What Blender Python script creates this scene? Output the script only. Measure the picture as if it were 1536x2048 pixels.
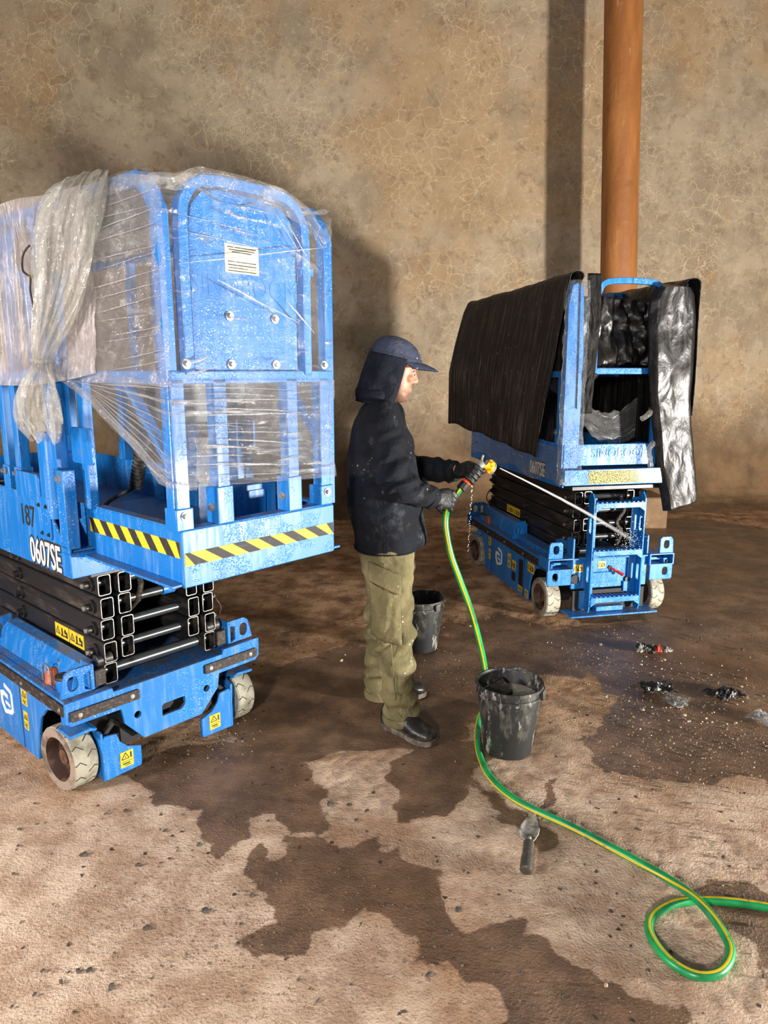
import bpy, bmesh, math, random
import numpy as np
from mathutils import Vector, Matrix, noise as mnoise
from mathutils.geometry import tessellate_polygon

for o in list(bpy.data.objects):
    bpy.data.objects.remove(o, do_unlink=True)
scene = bpy.context.scene
COL = scene.collection
R = math.radians
random.seed(7)

# ------------------------------------------------------------------ camera
F_PX, CAM_H = 1420.0, 1.5
PITCH = math.atan(281 / F_PX)
cam_d = bpy.data.cameras.new('camera')
cam_d.sensor_fit = 'VERTICAL'
cam_d.sensor_height = 36.0
cam_d.sensor_width = 27.0
cam_d.lens = 36.0 * F_PX / 2048
cam_d.clip_start = 0.05
cam = bpy.data.objects.new('camera', cam_d)
COL.objects.link(cam)
cam.location = (0, 0, CAM_H)
cam.rotation_euler = (math.pi / 2 - PITCH, 0, 0)
scene.camera = cam

# ------------------------------------------------------------------ world, lamps, exposure
world = bpy.data.worlds.new('hall_ambient')
scene.world = world
world.use_nodes = True
bg = world.node_tree.nodes['Background']
bg.inputs[0].default_value = (0.93, 0.97, 1.0, 1)
bg.inputs[1].default_value = 0.16


def area_lamp(name, loc, target, energy, size, color, spread=180):
    d = bpy.data.lights.new(name, 'AREA')
    d.shape = 'DISK'
    d.size = size
    d.energy = energy
    d.color = color
    d.spread = R(spread)
    o = bpy.data.objects.new(name, d)
    COL.objects.link(o)
    o.location = loc
    o.rotation_euler = (Vector(target) - Vector(loc)).to_track_quat('-Z', 'Y').to_euler()
    return o


# floodlight standing on the floor to the right, a weaker lamp behind the camera and one beside the near lift
area_lamp('floodlight_lamp', (4.95, 1.05, 0.37), (0.4, 5.0, 1.4), 820, 0.42, (1.0, 0.955, 0.89))
area_lamp('work_lamp', (-0.95, -2.6, 2.1), (-0.3, 3.2, 0.3), 230, 0.40, (1.0, 0.93, 0.88))
area_lamp('work_lamp', (-3.0, 0.55, 1.3), (-0.9, 1.5, 0.0), 115, 0.35, (1.0, 0.90, 0.87))

vs = scene.view_settings
vs.view_transform = 'Standard'
vs.look = 'None'
vs.exposure = 0.0
vs.gamma = 1.0
vs.use_curve_mapping = False

# ------------------------------------------------------------------ geometry helpers
_c, _s = math.cos(PITCH), math.sin(PITCH)


def ray(px, py):
    u = (px - 768) / F_PX
    v = (1024 - py) / F_PX
    return Vector((u, _c + v * _s, v * _c - _s))


def ground(px, py, z=0.0):
    d = ray(px, py)
    return Vector((0, 0, CAM_H)) + d * ((z - CAM_H) / d.z)


def at(px, py, depth):
    d = ray(px, py)
    return Vector((0, 0, CAM_H)) + d * (depth / d.y)


def V(*a):
    return Vector(a)


def frame(d, up=Vector((0, 0, 1))):
    d = d.normalized()
    if abs(d.dot(up)) > 0.98:
        up = Vector((1, 0, 0))
    a = d.cross(up).normalized()
    b = a.cross(d).normalized()
    return a, b


XSHIFT = 0.0        # how far the sliding deck of the lift being built is pushed in


class MB:
    def __init__(self):
        self.v, self.f, self.m, self.uv = [], [], [], {}
        self.mi = 0

    def _add(self, vs_, fs):
        o = len(self.v)
        self.v += [tuple(p) for p in vs_]
        for f in fs:
            self.f.append(tuple(i + o for i in f))
            self.m.append(self.mi)
        return o

    def box(self, x0, x1, y0, y1, z0, z1):
        self._add([(x, y, z) for z in (z0, z1) for y in (y0, y1) for x in (x0, x1)],
                  [(0, 2, 3, 1), (4, 5, 7, 6), (0, 1, 5, 4), (2, 6, 7, 3), (0, 4, 6, 2), (1, 3, 7, 5)])
        return self

    def obox(self, c, ax, ay, az):
        c, ax, ay, az = map(Vector, (c, ax, ay, az))
        self._add([c + ax * i + ay * j + az * k for k in (-1, 1) for j in (-1, 1) for i in (-1, 1)],
                  [(0, 2, 3, 1), (4, 5, 7, 6), (0, 1, 5, 4), (2, 6, 7, 3), (0, 4, 6, 2), (1, 3, 7, 5)])
        return self

    def prism(self, poly, axis, a0, a1, holes=()):
        loops = [list(poly)] + [list(h) for h in holes]

        def P(p, a):
            if axis == 'x':
                return (a, p[0], p[1])
            if axis == 'y':
                return (p[0], a, p[1])
            return (p[0], p[1], a)
        flat = [p for l in loops for p in l]
        tris = tessellate_polygon([[Vector((p[0], p[1], 0)) for p in l] for l in loops])
        n = len(flat)
        vs_ = [P(p, a0) for p in flat] + [P(p, a1) for p in flat]
        fs = [tuple(t) for t in tris] + [tuple(i + n for i in reversed(t)) for t in tris]
        o = 0
        for l in loops:
            k = len(l)
            for i in range(k):
                j = (i + 1) % k
                fs.append((o + i, o + j, o + j + n, o + i + n))
            o += k
        self._add(vs_, fs)
        return self

    def loft(self, rings, cap=True, closed=True):
        n = len(rings[0])
        vs_ = [p for r in rings for p in r]
        fs = []
        for i in range(len(rings) - 1):
            for j in range(n if closed else n - 1):
                k = (j + 1) % n
                fs.append((i * n + j, i * n + k, (i + 1) * n + k, (i + 1) * n + j))
        if cap and closed:
            fs.append(tuple(reversed(range(n))))
            fs.append(tuple((len(rings) - 1) * n + j for j in range(n)))
        self._add(vs_, fs)
        return self

    def tube(self, pts, r, n=10, cap=True, up=Vector((0, 0, 1))):
        pts = [Vector(p) for p in pts]
        rs = r if isinstance(r, (list, tuple)) else [r] * len(pts)
        rings = []
        pa = None
        for i, p in enumerate(pts):
            d = pts[min(i + 1, len(pts) - 1)] - pts[max(i - 1, 0)]
            if d.length < 1e-9:
                d = Vector((0, 0, 1))
            d.normalize()
            if pa is None:
                a, b = frame(d, up)
            else:
                a = (pa - d * pa.dot(d))
                a = a.normalized() if a.length > 1e-6 else frame(d, up)[0]
                b = a.cross(d).normalized()
            pa = a
            rings.append([p + (a * math.cos(t) + b * math.sin(t)) * rs[i] for t in [2 * math.pi * k / n for k in range(n)]])
        self.loft(rings, cap)
        return self

    def cyl(self, p0, p1, r0, r1=None, n=16):
        return self.tube([p0, p1], [r0, r0 if r1 is None else r1], n)

    def bar(self, pts, w, h, up=Vector((0, 0, 1))):
        """rectangular section swept along a polyline; w sideways, h along up"""
        pts = [Vector(p) for p in pts]
        rings = []
        for i, p in enumerate(pts):
            d = (pts[min(i + 1, len(pts) - 1)] - pts[max(i - 1, 0)]).normalized()
            a = d.cross(up)
            if a.length < 1e-5:
                a = d.cross(Vector((1, 0, 0)))
            a.normalize()
            b = a.cross(d).normalized()
            k = 1.0
            if 0 < i < len(pts) - 1:
                e = (pts[i + 1] - p).normalized()
                k = 1 / max(0.5, d.dot(e))
            rings.append([p + a * (sx * w / 2) + b * (sy * h / 2 * k) for sx, sy in ((-1, -1), (1, -1), (1, 1), (-1, 1))])
        self.loft(rings)
        return self

    def lathe(self, prof, c=(0, 0, 0), axis='z', n=28, cap=False):
        c = Vector(c)
        rings = []
        for r, h in prof:
            ring = []
            for k in range(n):
                t = 2 * math.pi * k / n
                a, b = r * math.cos(t), r * math.sin(t)
                q = {'z': (a, b, h), 'y': (a, h, b), 'x': (h, a, b)}[axis]
                ring.append(c + Vector(q))
            rings.append(ring)
        self.loft(rings, cap)
        return self

    def ell(self, c, rx, ry, rz, nu=14, nv=9, rot=None):
        c = Vector(c)
        rings = []
        for i in range(1, nv):
            ph = math.pi * i / nv
            ring = []
            for k in range(nu):
                t = 2 * math.pi * k / nu
                q = Vector((rx * math.sin(ph) * math.cos(t), ry * math.sin(ph) * math.sin(t), rz * math.cos(ph)))
                if rot is not None:
                    q = rot @ q
                ring.append(c + q)
            rings.append(ring)
        self.loft(rings)
        return self

    def grid(self, fn, nu, nv, uvscale=(1, 1)):
        vs_ = []
        o = len(self.v)
        for j in range(nv + 1):
            for i in range(nu + 1):
                u, v = i / nu, j / nv
                vs_.append(fn(u, v))
                self.uv[o + j * (nu + 1) + i] = (u * uvscale[0], v * uvscale[1])
        fs = []
        for j in range(nv):
            for i in range(nu):
                a = j * (nu + 1) + i
                fs.append((a, a + 1, a + nu + 2, a + nu + 1))
        self._add(vs_, fs)
        return self

    def mesh_in(self, me, M):
        self._add([M @ v.co for v in me.vertices], [tuple(p.vertices) for p in me.polygons])
        return self

    def mesh(self, name, mats, smooth=True, angle=35, recalc=True):
        me = bpy.data.meshes.new(name)
        me.from_pydata([(p[0] - XSHIFT, p[1], p[2]) for p in self.v], [], self.f)
        if recalc:
            bm = bmesh.new()
            bm.from_mesh(me)
            bmesh.ops.recalc_face_normals(bm, faces=bm.faces)
            bm.to_mesh(me)
            bm.free()
        if not isinstance(mats, (list, tuple)):
            mats = [mats]
        for m in mats:
            me.materials.append(m)
        if len(mats) > 1:
            me.polygons.foreach_set('material_index', self.m)
        if smooth:
            me.polygons.foreach_set('use_smooth', [True] * len(me.polygons))
            me.set_sharp_from_angle(angle=R(angle))
        if self.uv:
            ul = me.uv_layers.new(name='UVMap')
            for l in me.loops:
                ul.data[l.index].uv = self.uv.get(l.vertex_index, (0, 0))
        me.update()
        return me

    def build(self, name, mats, parent=None, bevel=0, smooth=True, angle=35, solid=0, recalc=True, label=None):
        o = bpy.data.objects.new(name, self.mesh(name, mats, smooth, angle, recalc))
        COL.objects.link(o)
        if parent is not None:
            o.parent = parent
        if bevel:
            m = o.modifiers.new('bevel', 'BEVEL')
            m.width = bevel
            m.segments = 2
            m.limit_method = 'ANGLE'
            m.angle_limit = R(40)
            m.use_clamp_overlap = True
        if solid:
            m = o.modifiers.new('solid', 'SOLIDIFY')
            m.thickness = solid
            m.offset = 0
        if label:
            o['label'] = label
        return o


def tag(o, label, cat, group=None):
    o['label'] = label
    o['category'] = cat
    if group:
        o['group'] = group
    return o


def empty(name, loc=(0, 0, 0), rz=0.0):
    o = bpy.data.objects.new(name, None)
    o.empty_display_size = 0.1
    COL.objects.link(o)
    o.location = loc
    o.rotation_euler = (0, 0, rz)
    return o


def circle2(cx, cy, r, n=18, sx=1.0, sy=1.0):
    return [(cx + r * sx * math.cos(2 * math.pi * k / n), cy + r * sy * math.sin(2 * math.pi * k / n)) for k in range(n)]


def slot2(cx, cy, w, h, n=8):
    """upright stadium outline"""
    r = w / 2
    pts = []
    for k in range(n + 1):
        t = math.pi * k / n
        pts.append((cx + r * math.cos(t), cy + h / 2 - r + r * math.sin(t)))
    for k in range(n + 1):
        t = math.pi + math.pi * k / n
        pts.append((cx + r * math.cos(t), cy - h / 2 + r + r * math.sin(t)))
    return pts


def rrect(x0, x1, y0, y1, r, n=4):
    pts = []
    for cx, cy, t0 in ((x1 - r, y1 - r, 0), (x0 + r, y1 - r, 90), (x0 + r, y0 + r, 180), (x1 - r, y0 + r, 270)):
        for k in range(n + 1):
            t = R(t0 + 90 * k / n)
            pts.append((cx + r * math.cos(t), cy + r * math.sin(t)))
    return pts


def catmull(pts, n=8):
    pts = [Vector(p) for p in pts]
    out = []
    for i in range(len(pts) - 1):
        p0, p1, p2, p3 = pts[max(i - 1, 0)], pts[i], pts[i + 1], pts[min(i + 2, len(pts) - 1)]
        for k in range(n):
            t = k / n
            out.append(0.5 * ((2 * p1) + (p2 - p0) * t + (2 * p0 - 5 * p1 + 4 * p2 - p3) * t * t + (3 * p1 - p0 - 3 * p2 + p3) * t ** 3))
    out.append(pts[-1])
    return out


def evaluated_mesh(ob):
    """mesh of an object with its modifiers, evaluated in a scene of its own"""
    tmp = bpy.data.scenes.new('workbench')
    tmp.collection.objects.link(ob)
    with bpy.context.temp_override(scene=tmp, view_layer=tmp.view_layers[0]):
        dg = bpy.context.evaluated_depsgraph_get()
        me = bpy.data.meshes.new_from_object(ob.evaluated_get(dg))
    bpy.data.objects.remove(ob, do_unlink=True)
    bpy.data.scenes.remove(tmp)
    return me


_tx = {}


def text_mesh(s, size, extrude=0.001, offset=0.0, res=3):
    key = (s, size, extrude, offset)
    if key not in _tx:
        cu = bpy.data.curves.new('lettering', 'FONT')
        cu.body = s
        cu.size = size
        cu.extrude = extrude
        cu.offset = offset
        cu.align_x = 'CENTER'
        cu.align_y = 'CENTER'
        cu.resolution_u = res
        ob = bpy.data.objects.new('lettering', cu)
        _tx[key] = evaluated_mesh(ob)
    return _tx[key]


def fbm(p, o=3):
    return mnoise.fractal(p, 1.0, 2.0, o)


# ------------------------------------------------------------------ materials
def lin(r, g, b):
    return tuple(((c / 255) / 12.92 if c / 255 <= 0.04045 else ((c / 255 + 0.055) / 1.055) ** 2.4) for c in (r, g, b)) + (1,)


class NT:
    def __init__(self, name):
        self.mat = bpy.data.materials.new(name)
        self.mat.use_nodes = True
        self.t = self.mat.node_tree
        self.t.nodes.clear()
        self.out = self.t.nodes.new('ShaderNodeOutputMaterial')

    def n(self, typ, **kw):
        nd = self.t.nodes.new(typ)
        for k, v in kw.items():
            setattr(nd, k, v)
        return nd

    def set(self, sock, val):
        if hasattr(val, 'is_linked') or hasattr(val, 'links'):
            self.t.links.new(val, sock)
        elif val is not None:
            sock.default_value = val

    def coord(self, kind='Object', scale=(1, 1, 1), rot=(0, 0, 0), loc=(0, 0, 0)):
        tc = self.n('ShaderNodeTexCoord')
        mp = self.n('ShaderNodeMapping')
        mp.inputs['Scale'].default_value = scale
        mp.inputs['Rotation'].default_value = rot
        mp.inputs['Location'].default_value = loc
        self.t.links.new(tc.outputs[kind], mp.inputs[0])
        return mp.outputs[0]

    def noise(self, co, scale=5, detail=4, rough=0.55, dist=0.0):
        nd = self.n('ShaderNodeTexNoise')
        self.set(nd.inputs['Vector'], co)
        nd.inputs['Scale'].default_value = scale
        nd.inputs['Detail'].default_value = detail
        nd.inputs['Roughness'].default_value = rough
        nd.inputs['Distortion'].default_value = dist
        return nd.outputs['Fac']

    def noisec(self, co, scale=5, detail=3):
        nd = self.n('ShaderNodeTexNoise')
        self.set(nd.inputs['Vector'], co)
        nd.inputs['Scale'].default_value = scale
        nd.inputs['Detail'].default_value = detail
        return nd.outputs['Color']

    def voro(self, co, scale=5, feature='F1', out='Distance', rand=1.0):
        nd = self.n('ShaderNodeTexVoronoi', feature=feature)
        self.set(nd.inputs['Vector'], co)
        nd.inputs['Scale'].default_value = scale
        nd.inputs['Randomness'].default_value = rand
        return nd.outputs[out]

    def ramp(self, fac, lo, hi, a=0.0, b=1.0, smooth=True):
        nd = self.n('ShaderNodeMapRange')
        nd.interpolation_type = 'SMOOTHSTEP' if smooth else 'LINEAR'
        self.set(nd.inputs[0], fac)
        nd.inputs[1].default_value = lo
        nd.inputs[2].default_value = hi
        nd.inputs[3].default_value = a
        nd.inputs[4].default_value = b
        return nd.outputs[0]

    def math(self, op, a, b=0.0, clamp=False):
        nd = self.n('ShaderNodeMath', operation=op)
        nd.use_clamp = clamp
        self.set(nd.inputs[0], a)
        self.set(nd.inputs[1], b)
        return nd.outputs[0]

    def vadd(self, a, b):
        nd = self.n('ShaderNodeVectorMath', operation='ADD')
        self.set(nd.inputs[0], a)
        self.set(nd.inputs[1], b)
        return nd.outputs[0]

    def vscale(self, a, s):
        nd = self.n('ShaderNodeVectorMath', operation='SCALE')
        self.set(nd.inputs[0], a)
        nd.inputs['Scale'].default_value = s
        return nd.outputs[0]

    def mix(self, fac, a, b):
        nd = self.n('ShaderNodeMix', data_type='RGBA')
        self.set(nd.inputs[0], fac)
        self.set(nd.inputs[6], a)
        self.set(nd.inputs[7], b)
        return nd.outputs[2]

    def bump(self, h, strength=0.3, dist=0.01, normal=None):
        nd = self.n('ShaderNodeBump')
        nd.inputs['Strength'].default_value = strength
        nd.inputs['Distance'].default_value = dist
        self.set(nd.inputs['Height'], h)
        if normal is not None:
            self.set(nd.inputs['Normal'], normal)
        return nd.outputs[0]

    def bsdf(self, color, rough=0.5, metal=0.0, normal=None, coat=0.0, spec=None, sheen=0.0):
        p = self.n('ShaderNodeBsdfPrincipled')
        self.set(p.inputs['Base Color'], color)
        self.set(p.inputs['Roughness'], rough)
        self.set(p.inputs['Metallic'], metal)
        if normal is not None:
            self.set(p.inputs['Normal'], normal)
        self.set(p.inputs['Coat Weight'], coat)
        p.inputs['Coat Roughness'].default_value = 0.08
        if spec is not None:
            self.set(p.inputs['Specular IOR Level'], spec)
        self.t.links.new(p.outputs[0], self.out.inputs[0])
        return p


def simple(name, col, rough=0.5, metal=0.0, col2=None, scale=8.0, lo=0.45, hi=0.65, stretch=(1, 1, 1), bump=0.0, bscale=60, bdist=0.003, rough2=None, coat=0.0, spec=None):
    m = NT(name)
    c = col
    r = rough
    if col2 is not None:
        f = m.ramp(m.noise(m.coord('Object', stretch), scale, 5, 0.6), lo, hi)
        c = m.mix(f, col, col2)
        if rough2 is not None:
            r = m.ramp(f, 0, 1, rough, rough2, False)
    nrm = None
    if bump:
        nrm = m.bump(m.noise(m.coord('Object'), bscale, 4), bump, bdist)
    m.bsdf(c, r, metal, nrm, coat, spec)
    return m.mat


def m_blue(name, wetness):
    m = NT(name)
    base = m.mix(m.noise(m.coord('Object'), 3, 2), lin(10, 96, 170), lin(18, 116, 192))
    st = m.noise(m.coord('Object', (9, 9, 1.1)), 4.0, 6, 0.62)
    dust = m.math('MULTIPLY', m.ramp(st, 0.47, 0.74), 0.36)
    base = m.mix(dust, base, lin(128, 158, 182))
    grime = m.ramp(m.noise(m.coord('Object'), 11, 6, 0.7), 0.60, 0.74, 0, 0.55)
    base = m.mix(grime, base, lin(92, 102, 104))
    geo = m.n('ShaderNodeNewGeometry')
    sz = m.n('ShaderNodeSeparateXYZ')
    m.t.links.new(geo.outputs['Normal'], sz.inputs[0])
    flat = m.math('MULTIPLY', m.ramp(sz.outputs[2], 0.55, 0.9), m.ramp(m.noise(m.coord('Object'), 8, 5, 0.65), 0.35, 0.65, 0.1, 0.8))
    base = m.mix(flat, base, lin(92, 86, 76))
    # dried splashes
    sp = m.voro(m.coord('Object'), 95)
    spk = m.math('MULTIPLY', m.ramp(sp, 0.26, 0.16), m.ramp(m.noise(m.coord('Object'), 5, 3), 0.5, 0.62))
    base = m.mix(m.math('MULTIPLY', spk, 0.55), base, lin(190, 196, 192))
    dr = m.voro(m.coord('Object'), 190, 'SMOOTH_F1')
    dh = m.math('MULTIPLY', m.ramp(dr, 0.42, 0.18), m.ramp(m.noise(m.coord('Object'), 7, 3), 0.46, 0.56))
    nrm = m.bump(dh, wetness, 0.004)
    m.bsdf(base, m.ramp(st, 0.4, 0.75, 0.34, 0.6), 0.0, nrm, 0.06, 0.4)
    return m.mat


MAT = {}
MAT['blue'] = m_blue('blue_paint', 0.3)
MAT['blue_wet'] = m_blue('blue_paint_wet', 0.6)
MAT['black_steel'] = simple('black_steel', lin(26, 26, 28), 0.45, 0.0, lin(74, 66, 58), 6, 0.48, 0.75, (0.6, 3, 3), 0.15, 70)
MAT['rod_steel'] = simple('rod_steel', lin(70, 74, 76), 0.28, 0.55, lin(48, 46, 44), 12, 0.5, 0.7)
MAT['rim_edge'] = simple('cut_steel_edge', lin(150, 150, 146), 0.35, 0.7, lin(90, 86, 80), 30)
MAT['zinc'] = simple('zinc_bolt', lin(190, 190, 184), 0.3, 0.8)
MAT['bumper'] = simple('scuffed_bumper_rubber', lin(34, 29, 25), 0.65, 0.0, lin(96, 74, 58), 26, 0.5, 0.72, (1, 3, 3), 0.5, 120)
MAT['rubber'] = simple('pale_solid_tyre', lin(150, 147, 130), 0.7, 0.0, lin(104, 97, 82), 9, 0.46, 0.66, (1, 1, 1), 0.3, 90)
MAT['tyre_side'] = simple('tyre_sidewall_dust', lin(136, 122, 108), 0.8, 0.0, lin(90, 78, 68), 14)
MAT['hub'] = simple('rusty_hub', lin(58, 40, 32), 0.6, 0.2, lin(104, 72, 54), 20)
MAT['dark'] = simple('dark_cavity', lin(14, 14, 16), 0.7)
MAT['yellow'] = simple('yellow_vinyl', lin(236, 184, 20), 0.6, 0.0, lin(200, 160, 60), 22, 0.55, 0.75)
MAT['label_y'] = simple('yellow_label', lin(222, 184, 34), 0.4, 0.0, lin(150, 132, 70), 30, 0.52, 0.7)
MAT['black_print'] = simple('black_print', lin(26, 25, 24), 0.65, 0.0, lin(70, 70, 68), 40, 0.56, 0.75)
MAT['white_print'] = simple('white_print', lin(232, 230, 222), 0.5, 0.0, lin(170, 168, 160), 30, 0.55, 0.8)
MAT['paper'] = simple('paper_label', lin(212, 210, 172), 0.6, 0.0, lin(190, 170, 110), 25, 0.55, 0.75)
MAT['orange_lens'] = simple('beacon_lens', lin(160, 84, 52), 0.5, 0.0, lin(112, 70, 50), 25)
MAT['red'] = simple('red_plastic', lin(200, 44, 30), 0.4, 0.0, lin(220, 190, 180), 50, 0.55, 0.65)
MAT['grey_box'] = simple('grey_plastic_box', lin(78, 84, 86), 0.5, 0.0, lin(120, 122, 118), 12)
MAT['corrugated'] = simple('dusty_corrugated_hose', lin(52, 52, 50), 0.6, 0.0, lin(104, 100, 92), 40)


# ------------------------------------------------------------------ floor
def vnoise(x, y, s, seed):
    rng = np.random.RandomState(seed)
    T = rng.rand(256, 256)
    fx, fy = x * s + 91.3, y * s + 57.7
    ix, iy = np.floor(fx).astype(int), np.floor(fy).astype(int)
    tx, ty = fx - ix, fy - iy
    tx = tx * tx * (3 - 2 * tx)
    ty = ty * ty * (3 - 2 * ty)
    a = T[ix % 256, iy % 256]
    b = T[(ix + 1) % 256, iy % 256]
    c = T[ix % 256, (iy + 1) % 256]
    d = T[(ix + 1) % 256, (iy + 1) % 256]
    return (a * (1 - tx) + b * tx) * (1 - ty) + (c * (1 - tx) + d * tx) * ty


# outlines of the wet stains, traced on the ground
WET = [
    [(250, 1545), (330, 1500), (560, 1470), (640, 1540), (682, 1600), (690, 1650), (670, 1667), (630, 1660), (590, 1650), (555, 1645), (527, 1650), (512, 1680), (482, 1700), (455, 1705), (432, 1728), (402, 1716), (388, 1690), (410, 1640), (416, 1612), (330, 1600)],
    [(765, 1520), (766, 1610), (800, 1645), (832, 1640), (870, 1625), (940, 1600), (980, 1565), (960, 1480), (880, 1480), (800, 1500)],
    [(722, 1689), (795, 1685), (803, 1721), (831, 1732), (868, 1750), (900, 1786), (908, 1818), (944, 1835), (985, 1839), (1021, 1839), (1057, 1867), (1100, 1862), (1137, 1884), (1168, 1918), (1208, 1927), (1228, 1952), (1259, 1975), (1284, 1992), (1316, 2012), (1355, 2018), (1375, 2037), (1380, 2120), (985, 2120), (993, 2012), (977, 1972), (944, 1940), (868, 1915), (815, 1915), (811, 1867), (763, 1843), (706, 1818), (682, 1851), (658, 1883), (641, 1911), (601, 1915), (553, 1911), (500, 1883), (520, 1843), (545, 1818), (520, 1786), (488, 1750), (478, 1725), (496, 1717), (585, 1713), (589, 1661), (633, 1657), (674, 1677)],
    [(430, 1440), (500, 1380), (560, 1330), (700, 1290), (830, 1290), (900, 1250), (1000, 1225), (1100, 1255), (1330, 1235), (1600, 1200), (1700, 1500), (1560, 1560), (1420, 1560), (1300, 1575), (1190, 1545), (1160, 1490), (1215, 1420), (1240, 1385), (1180, 1360), (1060, 1350), (1000, 1390), (945, 1480), (880, 1500), (740, 1490), (600, 1520), (500, 1510)],
    [(950, 1500), (985, 1570), (1060, 1620), (1140, 1672), (1135, 1700), (1095, 1718), (1060, 1660), (1020, 1630), (970, 1590)],
    [(1075, 1560), (1110, 1545), (1120, 1580), (1105, 1640), (1080, 1640)],
    [(1395, 1795), (1480, 1770), (1640, 1760), (1640, 1930), (1500, 1930), (1470, 1880), (1420, 1830)],
    [(1300, 1030), (1420, 1040), (1536, 1060), (1800, 1070), (1800, 1200), (1536, 1230), (1300, 1240), (1150, 1245), (1060, 1215), (1150, 1180)],
]


def sdist(x, y, poly):
    px = np.array([p[0] for p in poly])
    py = np.array([p[1] for p in poly])
    d = np.full(x.shape, 1e9)
    ins = np.zeros(x.shape, bool)
    n = len(poly)
    for i in range(n):
        j = (i + 1) % n
        ex, ey = px[j] - px[i], py[j] - py[i]
        wx, wy = x - px[i], y - py[i]
        t = np.clip((wx * ex + wy * ey) / (ex * ex + ey * ey + 1e-12), 0, 1)
        d = np.minimum(d, (wx - ex * t) ** 2 + (wy - ey * t) ** 2)
        cond = ((py[i] > y) != (py[j] > y)) & (x < ex * (y - py[i]) / (ey + 1e-12) + px[i])
        ins ^= cond
    d = np.sqrt(d)
    return np.where(ins, d, -d)


def make_floor():
    xs = np.concatenate([np.linspace(-14, -3.2, 24)[:-1], np.arange(-3.2, 4.6, 0.0155), np.linspace(4.6, 14, 20)])
    ys = np.concatenate([np.linspace(-6, 0.55, 12)[:-1], np.arange(0.55, 4.2, 0.0125), np.arange(4.2, 8.6, 0.03)])
    X, Y = np.meshgrid(xs, ys)
    wet = np.full(X.shape, -1.0)
    wob = (vnoise(X, Y, 7, 3) - 0.5) * 0.11 + (vnoise(X, Y, 19, 4) - 0.5) * 0.05
    wob2 = (vnoise(X, Y, 8, 5) - 0.5) * 0.11 + (vnoise(X, Y, 21, 6) - 0.5) * 0.05
    for w in WET:
        pts = [ground(*p) for p in w]
        wet = np.maximum(wet, sdist(X + wob, Y + wob2, [(p.x, p.y) for p in pts]))
    rough = np.clip((vnoise(X, Y, 1.3, 8) - 0.35) * 2.2, 0.15, 1)
    dryf = np.clip(0.5 - wet * 14, 0.12, 1)
    Z = ((vnoise(X, Y, 48, 11) - 0.5) * 0.0050 + (vnoise(X, Y, 25, 12) - 0.5) * 0.0030 + (vnoise(X, Y, 75, 16) - 0.5) * 0.0060) * rough * dryf
    Z += (vnoise(X, Y, 5, 13) - 0.5) * 0.006 + (vnoise(X, Y, 1.1, 14) - 0.5) * 0.006
    Z -= np.clip(wet, 0, 0.1) * 0.02
    Z -= 0.004
    nx, ny = len(xs), len(ys)
    co = np.stack([X, Y, Z], -1).reshape(-1, 3)
    idx = np.arange(nx * ny).reshape(ny, nx)
    quads = np.stack([idx[:-1, :-1], idx[:-1, 1:], idx[1:, 1:], idx[1:, :-1]], -1).reshape(-1, 4)
    me = bpy.data.meshes.new('floor')
    me.vertices.add(len(co))
    me.vertices.foreach_set('co', co.ravel())
    me.loops.add(quads.size)
    me.loops.foreach_set('vertex_index', quads.ravel().astype(np.int32))
    me.polygons.add(len(quads))
    me.polygons.foreach_set('loop_start', np.arange(0, quads.size, 4, dtype=np.int32))
    me.polygons.foreach_set('loop_total', np.full(len(quads), 4, dtype=np.int32))
    me.update(calc_edges=True)
    me.polygons.foreach_set('use_smooth', np.ones(len(quads), bool))
    at_ = me.attributes.new('wet', 'FLOAT', 'POINT')
    at_.data.foreach_set('value', wet.ravel().astype(np.float32))
    o = bpy.data.objects.new('floor', me)
    COL.objects.link(o)
    o['kind'] = 'structure'
    o['label'] = 'rough concrete floor with dark wet stains and grit'
    me.materials.append(m_floor())
    return o


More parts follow.
